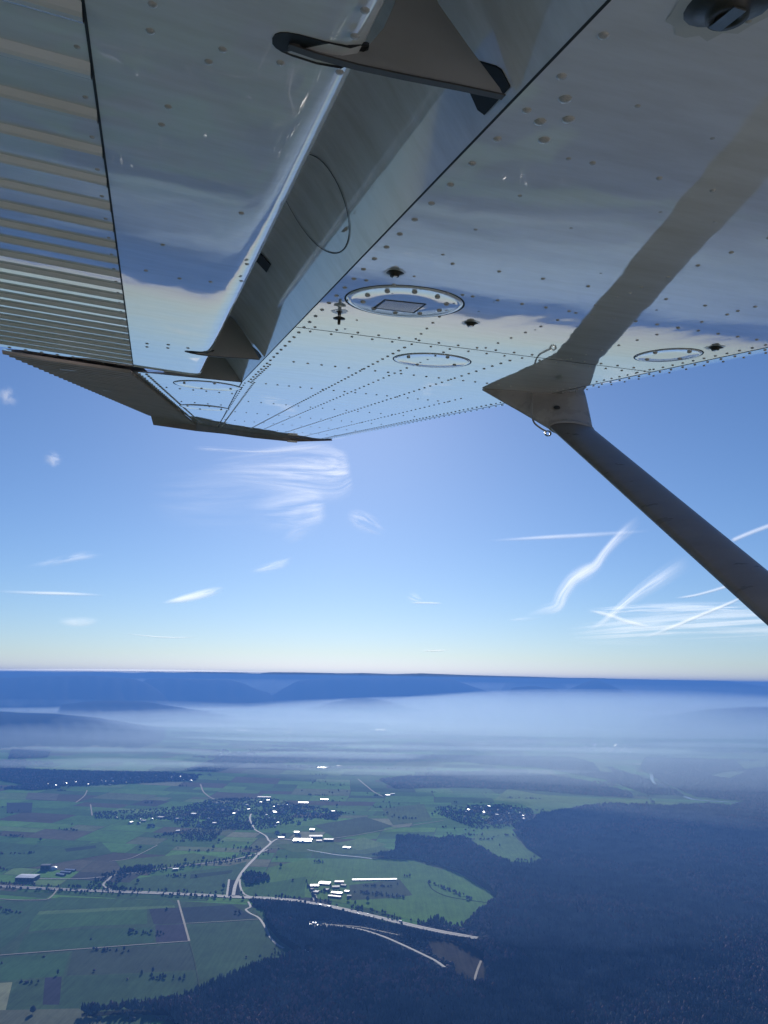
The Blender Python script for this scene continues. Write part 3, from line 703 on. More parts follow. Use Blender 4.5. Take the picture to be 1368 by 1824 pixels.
sheet('clearing', [(755, 1672), (800, 1678), (845, 1700), (862, 1712), (862, 1765), (840, 1765), (805, 1742), (812, 1720), (770, 1700)], 1.5, M['quarry'], 'brown quarry clearing in the dark forest')
sheet('clearing', [(540, 1643), (575, 1640), (600, 1650), (580, 1658), (552, 1660)], 1.5, M['track'], 'small bright work yard in the forest')
road('farm_track', [(857, 1712), (850, 1730), (846, 1745), (845, 1762)], 7, 1.8, M['track'], 'pale track at the right of the quarry clearing')
road('farm_track', [(762, 1572), (772, 1586), (800, 1598), (850, 1606), (884, 1611)], 4, 1.8, M['floor'], 'dark ditch crossing the green meadow')

OPENROADS = [0] + [i for i, n_ in enumerate(ROADNAMES) if n_ == 'forest_road']
# --- forests
def pip(P, poly):
    x, y = P[:, 0], P[:, 1]; ins = np.zeros(len(P), bool); n = len(poly); j = n - 1
    for i in range(n):
        xi, yi = poly[i]; xj, yj = poly[j]
        cnd = ((yi > y) != (yj > y)) & (x < (xj - xi) * (y - yi) / (yj - yi + 1e-12) + xi); ins ^= cnd; j = i
    return ins
def dist_line(P, L_):
    d = np.full(len(P), 1e9)
    for a, b in zip(L_[:-1], L_[1:]):
        ab = b - a; t = np.clip(((P - a) @ ab) / (ab @ ab + 1e-9), 0, 1); d = np.minimum(d, np.hypot(*(P - a - t[:, None] * ab).T))
    return d
def ground_poly(px): return [tuple(gp(*p)[:2]) for p in px]
FOREST = {
 'main': [(1262, 1437), (1200, 1442), (1100, 1439), (1050, 1440), (960, 1453), (945, 1470), (912, 1478), (937, 1510), (974, 1535), (950, 1546), (912, 1547), (864, 1524), (828, 1500), (800, 1497), (780, 1502), (745, 1494), (706, 1497), (704, 1520), (660, 1528), (700, 1531), (737, 1531), (785, 1543), (822, 1558), (872, 1588), (891, 1612), (852, 1634), (826, 1652), (798, 1650), (780, 1638), (740, 1648), (700, 1650), (620, 1628), (560, 1613), (480, 1604), (442, 1602), (452, 1612), (470, 1622), (478, 1652), (500, 1678), (540, 1704), (520, 1718), (470, 1728), (400, 1752), (352, 1772), (290, 1792), (210, 1800), (145, 1806), (145, 1812), (230, 1806), (300, 1810), (330, 1860), (1500, 1860), (1700, 1700), (1800, 1440), (1500, 1432), (1340, 1430), (1300, 1440)],
}
HOLES = [[(1268, 1331), (1328, 1326), (1390, 1338), (1390, 1360), (1330, 1350), (1290, 1344)], [(1308, 1354), (1340, 1357), (1368, 1350), (1368, 1368), (1325, 1372)], [(1260, 1382), (1300, 1374), (1332, 1375), (1300, 1389)], [(1055, 1357), (1078, 1363), (1094, 1378), (1070, 1378)], [(755, 1672), (800, 1676), (845, 1698), (864, 1710), (864, 1765), (840, 1767), (805, 1744), (812, 1722), (770, 1702)], [(545, 1644), (575, 1641), (598, 1650), (580, 1657), (552, 1659)], [(540, 1698), (560, 1694), (562, 1712), (545, 1712)]]
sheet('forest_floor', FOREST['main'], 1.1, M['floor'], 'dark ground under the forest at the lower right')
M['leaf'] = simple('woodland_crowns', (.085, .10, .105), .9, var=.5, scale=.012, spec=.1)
M['leaf2'] = simple('brown_winter_crowns', (.16, .115, .12), .9, var=.4, scale=.02, spec=.1)
M['bark'] = simple('bark', (.05, .04, .03), .9, scale=1)
def crown_mesh(name, seed, kind, mat):
    r = random.Random(seed); V = []; F = []
    if kind == 'fir':
        rings = [(0.12, .16), (.42, .18), (.30, .42), (.34, .45), (.18, .70), (.20, .72), (.05, .95)]
    else:
        rings = [(.10, .18), (.36, .30), (.48, .50), (.42, .72), (.25, .90), (.06, 1.0)]
    n = 7
    for q, z in rings:
        for k in range(n):
            a = 2 * math.pi * k / n + r.random() * .5; w = q * r.uniform(.75, 1.25); V.append((w * math.cos(a), w * math.sin(a), z + r.uniform(-.04, .04)))
    for j in range(len(rings) - 1):
        for k in range(n): F.append((j * n + k, j * n + (k + 1) % n, (j + 1) * n + (k + 1) % n, (j + 1) * n + k))
    o = len(V); V += [(.03, 0, 0), (-.02, .025, 0), (-.02, -.025, 0), (0, 0, .3)]; F += [(o, o + 1, o + 3), (o + 1, o + 2, o + 3), (o + 2, o, o + 3)]
    me = bpy.data.meshes.new(name); me.from_pydata(V, [], F); me.materials.append(mat); return me
protos = [bpy.data.objects.new('tree_shape', crown_mesh('tree_shape', 5 + i, k, M[mt])) for i, (k, mt) in enumerate((('fir', 'leaf'), ('round', 'leaf'), ('round', 'leaf2'), ('fir', 'leaf')))]
def instancer(name, pts, scales, kinds, label):
    """one mass object whose geometry nodes stand a crown on every point"""
    me = bpy.data.meshes.new(name); me.vertices.add(len(pts)); me.vertices.foreach_set('co', np.asarray(pts, np.float32).ravel())
    a = me.attributes.new('sc', 'FLOAT_VECTOR', 'POINT'); a.data.foreach_set('vector', np.asarray(scales, np.float32).ravel())
    a = me.attributes.new('kd', 'INT', 'POINT'); a.data.foreach_set('value', np.asarray(kinds, np.int32))
    a = me.attributes.new('rt', 'FLOAT_VECTOR', 'POINT'); rt = np.zeros((len(pts), 3), np.float32); rt[:, 2] = rng.uniform(0, 6.28, len(pts)); a.data.foreach_set('vector', rt.ravel())
    me.update(); o = bpy.data.objects.new(name, me); C.objects.link(o)
    ng = bpy.data.node_groups.new(name, 'GeometryNodeTree')
    ng.interface.new_socket('Geometry', in_out='INPUT', socket_type='NodeSocketGeometry'); ng.interface.new_socket('Geometry', in_out='OUTPUT', socket_type='NodeSocketGeometry')
    N, L = ng.nodes, ng.links; gi = N.new('NodeGroupInput'); go = N.new('NodeGroupOutput'); jn = N.new('GeometryNodeJoinGeometry')
    def attr(nm, typ):
        q = N.new('GeometryNodeInputNamedAttribute'); q.data_type = typ; q.inputs['Name'].default_value = nm; return q
    sc_, rt_, kd_ = attr('sc', 'FLOAT_VECTOR'), attr('rt', 'FLOAT_VECTOR'), attr('kd', 'INT')
    for k, pr in enumerate(protos):
        oi = N.new('GeometryNodeObjectInfo'); oi.inputs['Object'].default_value = pr; oi.inputs['As Instance'].default_value = True
        ip = N.new('GeometryNodeInstanceOnPoints'); cp_ = N.new('FunctionNodeCompare'); cp_.data_type = 'INT'; cp_.operation = 'EQUAL'
        ints = [s_ for s_ in cp_.inputs if s_.type == 'INT']; L.new(kd_.outputs['Attribute'], ints[0]); ints[1].default_value = k
        L.new(cp_.outputs[0], ip.inputs['Selection']); L.new(gi.outputs[0], ip.inputs['Points']); L.new(oi.outputs['Geometry'], ip.inputs['Instance'])
        e2r = N.new('FunctionNodeEulerToRotation'); L.new(rt_.outputs['Attribute'], e2r.inputs[0]); L.new(e2r.outputs[0], ip.inputs['Rotation'])
        L.new(sc_.outputs['Attribute'], ip.inputs['Scale']); L.new(ip.outputs[0], jn.inputs[0])
    L.new(jn.outputs[0], go.inputs[0])
    md = o.modifiers.new('crowns', 'NODES'); md.node_group = ng
    tag(o, label, kind='stuff'); return o
def vnoise(P, s, seed=0):
    x, y = P[:, 0] / s + seed * 7.3, P[:, 1] / s + seed * 3.1
    return (np.sin(x * 1.3 + 2 * np.sin(y * .7)) * np.cos(y * 1.1 + 1.5 * np.sin(x * .6)) + .5 * np.sin(x * 2.9 + y * 2.3) * np.cos(y * 3.1 - x)) / 1.5
def fill(poly, spacing_f, holes=()):
    poly = np.array(poly); ymax = min(poly[:, 1].max(), 9000); out = []; y = poly[:, 1].min()
    while y < ymax:
        sp = spacing_f(y); xs = np.arange(poly[:, 0].min(), poly[:, 0].max(), sp)
        vis = xs[np.abs(xs) < y * .62 + 200]
        P = np.stack([vis + rng.uniform(-.45, .45, len(vis)) * sp, y + rng.uniform(-.45, .45, len(vis)) * sp], 1); out.append(P); y += sp
    P = np.concatenate(out); P = P[pip(P, poly)]
    for h in holes: P = P[~pip(P, ground_poly(h))]
    return P
P = fill(ground_poly(FOREST['main']), lambda y: 8.5 + (y - 2000) * .0016, HOLES)
for L_, w in ALLROADS:
    if len(P): P = P[dist_line(P, L_) > w / 2 + 5]
gap = vnoise(P, 160, 3) + rng.uniform(-.3, .3, len(P)); P = P[gap < 1.05]
dr = np.full(len(P), 1e9)
for L_, w in [ALLROADS[i] for i in OPENROADS]: dr = np.minimum(dr, dist_line(P, L_) - w / 2)
relief = 14 * (1 + vnoise(P, 420, 4)) * np.clip(dr / 250, 0, 1)
hgt = (19 + 5 * vnoise(P, 90, 1) + rng.uniform(-5, 6, len(P))) * np.clip(.10 + dr / 75, .1, 1); wd = 10.5 + rng.uniform(-2, 3.5, len(P)) + (P[:, 1] - 2000) * .0016
kd = np.where(vnoise(P, 300, 5) + rng.uniform(-.6, .6, len(P)) > .35, np.where(rng.random(len(P)) < .55, 2, 1), np.where(rng.random(len(P)) < .5, 0, 3))
NTREES = len(P)
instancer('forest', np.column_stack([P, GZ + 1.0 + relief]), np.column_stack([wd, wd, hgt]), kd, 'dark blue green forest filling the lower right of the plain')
# woods and belts further out
BELTS = [
 ([(676, 1390), (720, 1384), (850, 1376), (960, 1380), (1040, 1392), (1120, 1412), (1130, 1421), (1050, 1417), (930, 1407), (800, 1403), (705, 1405)], 'flat dark wood beyond the lone farm'),
 ([(770, 1340), (900, 1335), (1000, 1345), (1100, 1372), (1190, 1402), (1220, 1418), (1150, 1415), (1080, 1390), (960, 1368), (860, 1362), (790, 1352)], 'hazy blue wood on the slope above the flat dark wood'),
 ([(0, 1356), (46, 1355), (44, 1372), (120, 1374), (300, 1377), (355, 1382), (350, 1390), (200, 1398), (60, 1402), (0, 1390)], 'dark wood along the far left village'),
 ([(20, 1336), (90, 1334), (85, 1350), (15, 1352)], 'square dark wood at the far left'),
 ([(165, 1448), (250, 1443), (330, 1436), (372, 1424), (470, 1420), (520, 1430), (610, 1447), (600, 1462), (540, 1455), (470, 1478), (400, 1478), (380, 1498), (300, 1500), (272, 1490), (330, 1478), (300, 1460), (260, 1462), (168, 1458)], 'dark garden trees around the central village'),
 ([(762, 1442), (800, 1436), (900, 1433), (948, 1440), (950, 1455), (920, 1474), (850, 1478), (830, 1470), (790, 1455)], 'dark garden trees around the right village'),
 ([(770, 1334), (720, 1333), (560, 1342), (400, 1350), (380, 1362), (560, 1358), (700, 1358), (790, 1352)], 'broken dark belt of woods across the middle distance'),
 ([(1150, 1345), (1250, 1338), (1368, 1320), (1500, 1318), (1500, 1425), (1330, 1428), (1240, 1420), (1180, 1395), (1140, 1370)], 'hazy forested hillside at the right edge'),
 ([(430, 1560), (452, 1556), (475, 1562), (480, 1570), (440, 1577)], 'dark copse beside the interchange'),
 ([(210, 1550), (265, 1545), (280, 1549), (215, 1555)], 'dark thicket along the country road'),
 ([(842, 1640), (878, 1616), (895, 1640)], 'dark trees at the meadow corner'),
 ([(0, 1405), (60, 1400), (110, 1404), (60, 1408)], 'thin tree belt at the far left'),
 ([(330, 1372), (420, 1340), (455, 1336), (455, 1355), (390, 1375)], 'hazy wood behind the far village'),
]
allP = []
for px, lab in BELTS:
    P = fill(ground_poly(px), lambda y: 9 + max(0, y - 3000) * .0022, HOLES)
    if not len(P): continue
    dens = vnoise(P, 120, 8) + rng.uniform(-1, 1, len(P))
    if 'garden' in lab: P = P[dens < -.05]
    elif 'broken' in lab: P = P[dens < .1]
    for L_, w in ALLROADS: P = P[dist_line(P, L_) > w / 2 + 4]
    wd = 10 + rng.uniform(-2, 4, len(P)) + np.maximum(0, P[:, 1] - 3000) * .0022; hg = 16 + rng.uniform(-5, 7, len(P))
    if 'garden' in lab: hg *= .48; wd *= .78
    instancer('trees' if 'garden' in lab else 'wood', np.column_stack([P, np.full(len(P), GZ + .5)]), np.column_stack([wd, wd, hg]), rng.integers(0, 4, len(P)), lab)
FW = []; FH_ = []
for k in range(46):
    D_ = random.uniform(6800, 17500); cx_ = random.uniform(-.5, .55) * D_; L0 = random.uniform(250, 1100); W0 = random.uniform(60, 260)
    n_ = int(L0 * W0 / 260)
    a_ = rng.uniform(-1, 1, n_); b_ = rng.uniform(-1, 1, n_); ok_ = (a_ ** 2 + b_ ** 2 < 1) & (np.sin(a_ * 5 + k) * .5 + b_ < .75)
    FW.append(np.stack([cx_ + a_[ok_] * L0, D_ + b_[ok_] * W0 + a_[ok_] * L0 * .1 * math.sin(k)], 1))
FW = np.concatenate(FW); FW = FW[~pip(FW, ground_poly(FOREST['main']))]; wd = rng.uniform(17, 26, len(FW))
instancer('wood', np.column_stack([FW, np.full(len(FW), GZ + .5)]), np.column_stack([wd, wd, rng.uniform(13, 24, len(FW))]), rng.integers(0, 4, len(FW)), 'scattered dark woods fading into the haze of the far plain')
# hedgerows: short lines of bushes over the plain
HP = []
for (x0, y0, x1, y1) in cells:
    if y0 > 9000 or random.random() > .20: continue
    rotx = lambda x, y: (x + 60 * math.sin(y * .0021 + 2) + .07 * (y - 4000), y - .09 * x + 70 * math.sin(x * .0017))
    n_ = int(random.uniform(3, 18)); xa = random.uniform(x0, x1); 
    for k in range(n_):
        HP.append(rotx(xa + k * random.uniform(5, 12), y0 + random.uniform(-4, 4)) if random.random() < .8 else rotx(random.uniform(x0, x1), random.uniform(y0, y1)))
for L_, w in [(ALLROADS[i][0], ALLROADS[i][1]) for i in (0, 8)]:
    for a in L_:
        for k in range(7):
            if random.random() < .6: HP.append((a[0] + random.uniform(-60, 60), a[1] + random.choice((-1, 1)) * (w / 2 + random.uniform(10, 18))))
for (xa, ya, xb, yb, n_) in ((145, 1806, 300, 1800, 60), (230, 1806, 360, 1790, 80), (640, 1590, 720, 1600, 40), (545, 1570, 560, 1600, 18), (770, 1575, 850, 1607, 30), (500, 1470, 600, 1450, 40), (0, 1522, 60, 1520, 14)):
    a, b = gp(xa, ya)[:2], gp(xb, yb)[:2]
    for k in range(n_): p = a + (b - a) * random.random(); HP.append((p[0] + random.uniform(-6, 6), p[1] + random.uniform(-14, 14)))
HP = np.array(HP)
HP = HP[~pip(HP, ground_poly(FOREST['main']))]
for L_, w in ALLROADS: HP = HP[dist_line(HP, L_) > w / 2 + 3]
wd = 6 + rng.uniform(-1, 5, len(HP)) + HP[:, 1] * .0007; hg = 8 + rng.uniform(-3, 8, len(HP))
instancer('hedgerows', np.column_stack([HP, np.full(len(HP), GZ + .5)]), np.column_stack([wd, wd, hg]), rng.integers(0, 4, len(HP)), 'bushes and small trees scattered along the field edges')
# single field trees
TREE_AT = ['in the field above the left farm', 'in the far field above the country road', 'at the near edge of the central village gardens', 'behind the middle of the orchard plot', 'right of the orchard plot tree', 'at the left end of the dark meadow ditch', 'at the middle of the dark meadow ditch', 'alone below the village junction', 'beside the bend of the country road', 'left of the interchange slip road', 'left of another tree on the country road', 'on the field side of the country road', 'at the left end of the bottom hedge', 'near the bottom left corner', 'right behind the central village', 'just below the central village', 'at the left corner of the right village', 'between the two villages', 'behind the central village halls', 'left of the chapel', 'right of the chapel']
tme = crown_mesh('field_tree', 77, 'round', M['leaf'])
for k, (x, y) in enumerate([(72, 1498), (250, 1512), (390, 1500), (620, 1605), (655, 1606), (765, 1575), (832, 1603), (500, 1545), (245, 1573), (398, 1583), (330, 1536), (362, 1532), (160, 1812), (58, 1806), (600, 1437), (380, 1512), (770, 1452), (690, 1450), (480, 1425), (1152, 1432), (1175, 1436)]):
    p = gp(x, y); o = link_mesh('field_tree', tme, None, (p[0], p[1], GZ + .4), random.random() * 6, (15, 15, 17 + random.random() * 5))
    tag(o, 'single dark tree standing ' + TREE_AT[k], 'tree', 'single trees in the fields')

# --- buildings
def house_me(name, w, d, h, rh, wall, roof, flat=False, over=.4):
    V = [(-w / 2, -d / 2, 0), (w / 2, -d / 2, 0), (w / 2, d / 2, 0), (-w / 2, d / 2, 0), (-w / 2, -d / 2, h), (w / 2, -d / 2, h), (w / 2, d / 2, h), (-w / 2, d / 2, h), (-w / 2, 0, h + rh), (w / 2, 0, h + rh)]
    F = [(0, 1, 5, 4), (1, 2, 6, 9, 5), (2, 3, 7, 6), (3, 0, 4, 8, 7)]
    o = len(V); a = over
    for sgn in (-1, 1):
        V += [(-w / 2 - a, sgn * (d / 2 + a), h - .25), (w / 2 + a, sgn * (d / 2 + a), h - .25), (w / 2 + a, 0, h + rh + .12), (-w / 2 - a, 0, h + rh + .12)]
        V += [(x, y, z + .3) for x, y, z in V[-4:]]
    F2 = []
    for b in (o, o + 8): F2 += [(b, b + 1, b + 2, b + 3), (b + 4, b + 5, b + 6, b + 7), (b, b + 1, b + 5, b + 4), (b + 1, b + 2, b + 6, b + 5), (b, b + 3, b + 7, b + 4)]
    me = bpy.data.meshes.new(name); me.from_pydata(V, [], F + F2); me.materials.append(wall); me.materials.append(roof)
    for i, p in enumerate(me.polygons): p.material_index = 0 if i < len(F) else 1
    bm = bmesh.new(); bm.from_mesh(me); bmesh.ops.recalc_face_normals(bm, faces=bm.faces); bm.to_mesh(me); bm.free()
    return me
hm = [house_me('house', 13, 10, 5, 4.5, M['wall'], M['roofred']), house_me('house', 15, 10, 5.5, 3, M['wall'], M['roofgrey']), house_me('house', 12, 11, 5, 4, M['wall'], M['roofdark']), house_me('house', 16, 11, 5, 1.0, M['wall'], M['glare'])]
VILL = [
 ([(372, 1428), (470, 1422), (520, 1432), (600, 1447), (560, 1455), (520, 1475), (540, 1492), (500, 1492), (460, 1478), (400, 1476), (360, 1470)], 105, 'the central village', 'houses of the central village', .22),
 ([(780, 1443), (900, 1436), (945, 1443), (940, 1460), (880, 1470), (830, 1462)], 48, 'the village by the forest', 'houses of the right village', .25),
 ([(60, 1398), (200, 1388), (350, 1380), (360, 1392), (220, 1398), (80, 1403)], 55, 'the far left village', 'houses of the far left village', .45),
 ([(200, 1458), (300, 1456), (380, 1468), (380, 1480), (300, 1490), (230, 1470)], 26, 'the scattered western hamlet', 'houses scattered west of the central village', .4),
 ([(1040, 1325), (1130, 1330), (1120, 1340), (1045, 1338)], 22, 'the hazy valley hamlet', 'houses in the hazy valley', .7),
 ([(400, 1335), (460, 1340), (450, 1350), (380, 1352)], 14, 'the hamlet left of centre', 'far houses left of centre', .6),
]
for px, n_, lab, grp, pb in VILL:
    poly = ground_poly(px); A_ = np.array(poly); k = 0
    base_r = random.random()
    while k < n_:
        p = (random.uniform(A_[:, 0].min(), A_[:, 0].max()), random.uniform(A_[:, 1].min(), A_[:, 1].max()))
        if not pip(np.array([p]), poly)[0]: continue
        r = random.random(); me = hm[3] if r < pb * .5 else (hm[1] if r < pb * 1.1 + .25 else (hm[0] if r < .8 else hm[2]))
        s_ = random.uniform(1.0, 1.6) * (1 + max(0, p[1] - 5500) * .0002)
        o = link_mesh('house', me, None, (p[0], p[1], GZ + .6), random.choice((0, math.pi / 2)) + random.gauss(base_r, .35), (s_, s_, s_ * random.uniform(.9, 1.25)))
        
        kind_ = {0: 'red tiled', 1: 'grey roofed', 2: 'dark roofed', 3: 'bright metal roofed'}[hm.index(me)]
        t_ = (p[0] - A_[:, 0].min()) / (A_[:, 0].max() - A_[:, 0].min()); d_ = (p[1] - A_[:, 1].min()) / (A_[:, 1].max() - A_[:, 1].min())
        side_ = ('left end', 'left half', 'middle', 'right half', 'right end')[min(4, int(t_ * 5))]; dep_ = ('near', 'far')[int(d_ > .5)]
        tag(o, '%s house on the %s side, %s of %s' % (kind_, dep_, side_, lab), 'house', grp); k += 1
def hall(x, y, wpx, depth, h, rh, roof, label, name='hall', wall='wall', rz=0.0, cat='hall', door=True, group=None, skylights=0):
    a, b = gp(x - wpx * .45, y), gp(x + wpx * .45, y); w = np.linalg.norm(b - a); p = (a + b) / 2
    root = bpy.data.objects.new(name, None); C.objects.link(root); root.location = (p[0], p[1] + depth / 2, GZ + .8); root.rotation_euler = (0, 0, rz + random.uniform(-.28, .28) * (0 if w > 95 else 1))
    tag(root, label, cat, group)
    V = [(-w / 2, -depth / 2, 0), (w / 2, -depth / 2, 0), (w / 2, depth / 2, 0), (-w / 2, depth / 2, 0), (-w / 2, -depth / 2, h), (w / 2, -depth / 2, h), (w / 2, depth / 2, h), (-w / 2, depth / 2, h), (-w / 2, 0, h + rh), (w / 2, 0, h + rh)]
    mk('wall', V, [(0, 1, 5, 4), (1, 2, 6, 9, 5), (2, 3, 7, 6), (3, 0, 4, 8, 7)], M[wall], root)
    V = []; F = []
    for sgn in (-1, 1):
        o = len(V); q = [(-w / 2 - .8, sgn * (depth / 2 + .8), h), (w / 2 + .8, sgn * (depth / 2 + .8), h), (w / 2 + .8, 0, h + rh + .1), (-w / 2 - .8, 0, h + rh + .1)]
        V += q + [(u, v_, z + .5) for u, v_, z in q]
        F += [(o, o + 1, o + 2, o + 3), (o + 4, o + 5, o + 6, o + 7), (o, o + 1, o + 5, o + 4), (o + 1, o + 2, o + 6, o + 5), (o, o + 3, o + 7, o + 4)]
    rf_ = mk('roof', V, F, M[roof], root)
    nw = max(2, int(w / 14))
    for i in range(nw):
        v, f = box_vf((-w / 2 + (i + .5) * w / nw, -depth / 2 - .05, h * .55), (w / nw * .3, .12, h * .18)); mk('window', v, f, M['glass'], root)
    return root
# glaring hall group near the centre
hall(538, 1501, 36, 62, 9, 3.6, 'sunroof', 'large glaring white factory hall at the edge of the central village')
hall(562, 1493, 26, 40, 8, 2.4, 'roofpale', 'bright hall touching the right rear of the glaring white hall')
hall(528, 1485, 10, 30, 7, 1.8, 'glare', 'small bright roof just behind the glaring hall')
hall(556, 1481, 9, 34, 9, 2.0, 'glare', 'tall bright shed behind the factory halls')
hall(568, 1500, 11, 26, 6, 1.6, 'roofpale', 'low bright shed right of the glaring hall')
hall(585, 1499, 19, 30, 9, 1.0, 'roofpale', 'grey walled hall with a pale roof right of the factory', wall='walldark')
hall(618, 1512, 14, 26, 5, 1.6, 'glare', 'lone bright white roof in the green field')
hall(500, 1494, 12, 22, 6, 2.0, 'roofgrey', 'grey roofed shed left of the glaring hall', wall='walldark')
hall(470, 1422, 26, 40, 7, 2.4, 'roofpale', 'long pale hall at the far edge of the central village')
hall(540, 1432, 20, 40, 7, 2.6, 'glare', 'bright hall behind the central village')
hall(578, 1426, 16, 30, 6, 2.0, 'roofgrey', 'pale pinkish hall right behind the central village')
# greenhouse and farm complex
k = 0
for (x, y, wpx, dp, rf_, lab) in [(578, 1577, 22, 34, 'glare', 'largest bright roof at the rear of the farm complex'), (560, 1581, 16, 26, 'roofgrey', 'grey roofed shed at the left rear of the farm complex'), (604, 1574, 18, 24, 'roofred', 'brown roofed house at the rear of the farm complex'), (612, 1580, 10, 16, 'roofpale', 'small bright roof at the right rear of the farm complex'), (598, 1583, 14, 20, 'roofpale', 'bright middle roof of the farm complex'), (562, 1592, 12, 24, 'roofpale', 'bright roof at the left of the farm complex'), (582, 1588, 9, 18, 'roofpale', 'narrow bright roof in the farm complex centre'), (600, 1594, 22, 22, 'glare', 'wide bright roof in front of the farm complex'), (618, 1591, 9, 18, 'glare', 'small bright roof at the right front of the complex'), (596, 1600, 26, 16, 'roofgrey', 'long grey shed at the front edge of the farm complex'), (622, 1599, 8, 14, 'roofpale', 'tiny bright shed at the front right of the complex')]:
    hall(x, y, wpx, dp, 6, 2.0, rf_, lab, name='farm_building', wall='walldark', cat='farm building')
g_ = hall(667, 1569, 88, 17, 4, 1.6, 'glare', 'very long bright greenhouse roof in the green meadow', name='greenhouse', cat='greenhouse', rz=math.radians(6))
sheet('yard', [(551, 1576), (556, 1575), (566, 1603), (558, 1605)], 1.6, M['road'], 'pale yard strip left of the farm complex')
hall(43, 1571, 38, 60, 16, 2.5, 'glare', 'big dark fronted barn with a bright roof ridge at the left farm', name='barn', wall='walldark', cat='barn')
hall(79, 1551, 18, 26, 22, 1, 'roofdark', 'dark square silo block at the left farm', name='silo', wall='walldark', cat='silo')
for k, (x, y) in enumerate(((107, 1560), (116, 1556), (124, 1552))):
    hall(x, y, 22, 16, 5, 3, 'glare', ('nearest', 'middle', 'farthest')[k] + ' of three pale arched sheds at the left farm', name='shed', wall='walldark', cat='shed', rz=math.radians(-12))
# dome
V = []; F = []
for i in range(7):
    for k in range(16): a = 2 * math.pi * k / 16; e = math.pi / 2 * i / 6.2; V.append((18 * math.cos(e) * math.cos(a), 18 * math.cos(e) * math.sin(a), 5 + 9 * math.sin(e)))
for i in range(6):
    for k in range(16): F.append((i * 16 + k, i * 16 + (k + 1) % 16, (i + 1) * 16 + (k + 1) % 16, (i + 1) * 16 + k))
F.append(tuple(6 * 16 + k for k in range(16)))
V += [(18 * math.cos(2 * math.pi * k / 16), 18 * math.sin(2 * math.pi * k / 16), 0) for k in range(16)]
F += [(112 + k, 112 + (k + 1) % 16, (k + 1) % 16, k) for k in range(16)]
dm = mk('biogas_tank', V, F, M['glare'], None, True); p = gp(95, 1549); dm.location = (p[0], p[1], GZ + .6); tag(dm, 'pale domed round tank between the barn and the arched sheds', 'tank')
# further halls
for (x, y, w_, dp, lab) in [(575, 1369, 20, 60, 'pair of long white halls far behind the central village'), (604, 1366, 9, 50, 'short white hall right of the far pair of halls'), (690, 1418, 10, 24, 'bright roof of the lone farm between the villages'), (699, 1416, 9, 20, 'second roof of the lone farm between the villages'), (516, 1300, 8, 70, 'glinting far hall in the haze left of centre'), (505, 1296, 12, 80, 'pale far hall beside the glinting one'), (516, 1306, 5, 60, 'tiny far roof below the glinting hall'), (698, 1291, 18, 140, 'brightest far hall in the hazy distance'), (678, 1301, 20, 120, 'long pale far hall under the brightest one'), (700, 1275, 8, 120, 'tiny farthest hall glinting in the mist'), (827, 1288, 14, 120, 'far white hall at the right in the mist'), (785, 1271, 6, 120, 'tiny far white roof right of centre'), (285, 1458, 12, 30, 'white barn left of the central village'), (255, 1464, 9, 24, 'bright small barn left of the white barn'), (344, 1452, 10, 30, 'pale barn roof at the left edge of the village'), (112, 1385, 6, 40, 'bright white roof in the far left village'), (430, 1302, 20, 90, 'pale hall row at the far left haze'), (1118, 1340, 16, 70, 'pale hall in the hazy right valley'), (1060, 1338, 14, 70, 'pale warehouse in the hazy right valley'), (312, 1551, 11, 14, 'small white tarpaulin hall beside the tree lined road')]:
    hall(x, y, w_, dp, 7, dp * .055, 'glare' if w_ % 3 else 'roofpale', lab, name='far_hall')
# chapel on the ridge meadow
p = gp(1162, 1430); ch = bpy.data.objects.new('chapel', None); C.objects.link(ch); ch.location = (p[0], p[1], GZ + .6); tag(ch, 'small white chapel with a short tower on the ridge meadow', 'chapel')
o = link_mesh('nave', house_me('nave', 22, 12, 9, 6, M['wall'], M['roofdark']), ch, (6, 0, 0)); v, f = box_vf((-9, 0, 13), (4, 4, 13)); mk('tower', v, f, M['wall'], ch)
mk('spire', [(-14, -5, 26), (-4, -5, 26), (-4, 5, 26), (-14, 5, 26), (-9, 0, 36)], [(0, 1, 4), (1, 2, 4), (2, 3, 4), (3, 0, 4), (3, 2, 1, 0)], M['roofdark'], ch)
v, f = box_vf((-9, -4.1, 19), (1, .15, 2)); mk('window', v, f, M['glass'], ch)
# work yard machines and vehicles
def vehicle_me(name, L_, w, h, cab, col):
    bm = bmesh.new()
    def bx(c, hh, m):
        v, f = box_vf(c, hh); vs = [bm.verts.new(q) for q in v]
        for q in f: bm.faces.new([vs[i] for i in q]).material_index = m
    if cab == 'car':
        bx((0, 0, .62), (L_ / 2, w / 2, .32), 0); vs = [bm.verts.new(q) for q in ((-L_ * .38, -w * .45, .94), (L_ * .28, -w * .45, .94), (L_ * .28, w * .45, .94), (-L_ * .38, w * .45, .94), (-L_ * .28, -w * .38, h), (L_ * .10, -w * .38, h), (L_ * .10, w * .38, h), (-L_ * .28, w * .38, h))]
        for q in ((0, 1, 5, 4), (1, 2, 6, 5), (2, 3, 7, 6), (3, 0, 4, 7)): bm.faces.new([vs[i] for i in q]).material_index = 1
        bm.faces.new(vs[4:]).material_index = 0
    else:
        bx((-L_ * .1, 0, h * .55 + .3), (L_ * .4, w / 2, h * .45), 0); bx((L_ * .42, 0, h * .4), (L_ * .08, w / 2, h * .36), 1)
    for sx in (-.32, .32):
        for sy in (-1, 1): bx((sx * L_, sy * w * .45, .33), (.33, .12, .33), 2)
    bmesh.ops.recalc_face_normals(bm, faces=bm.faces)
    me = bpy.data.meshes.new(name); bm.to_mesh(me); bm.free()
    for q in (col, M['glass'], M['rubber_and_openings']): me.materials.append(q)
    return me
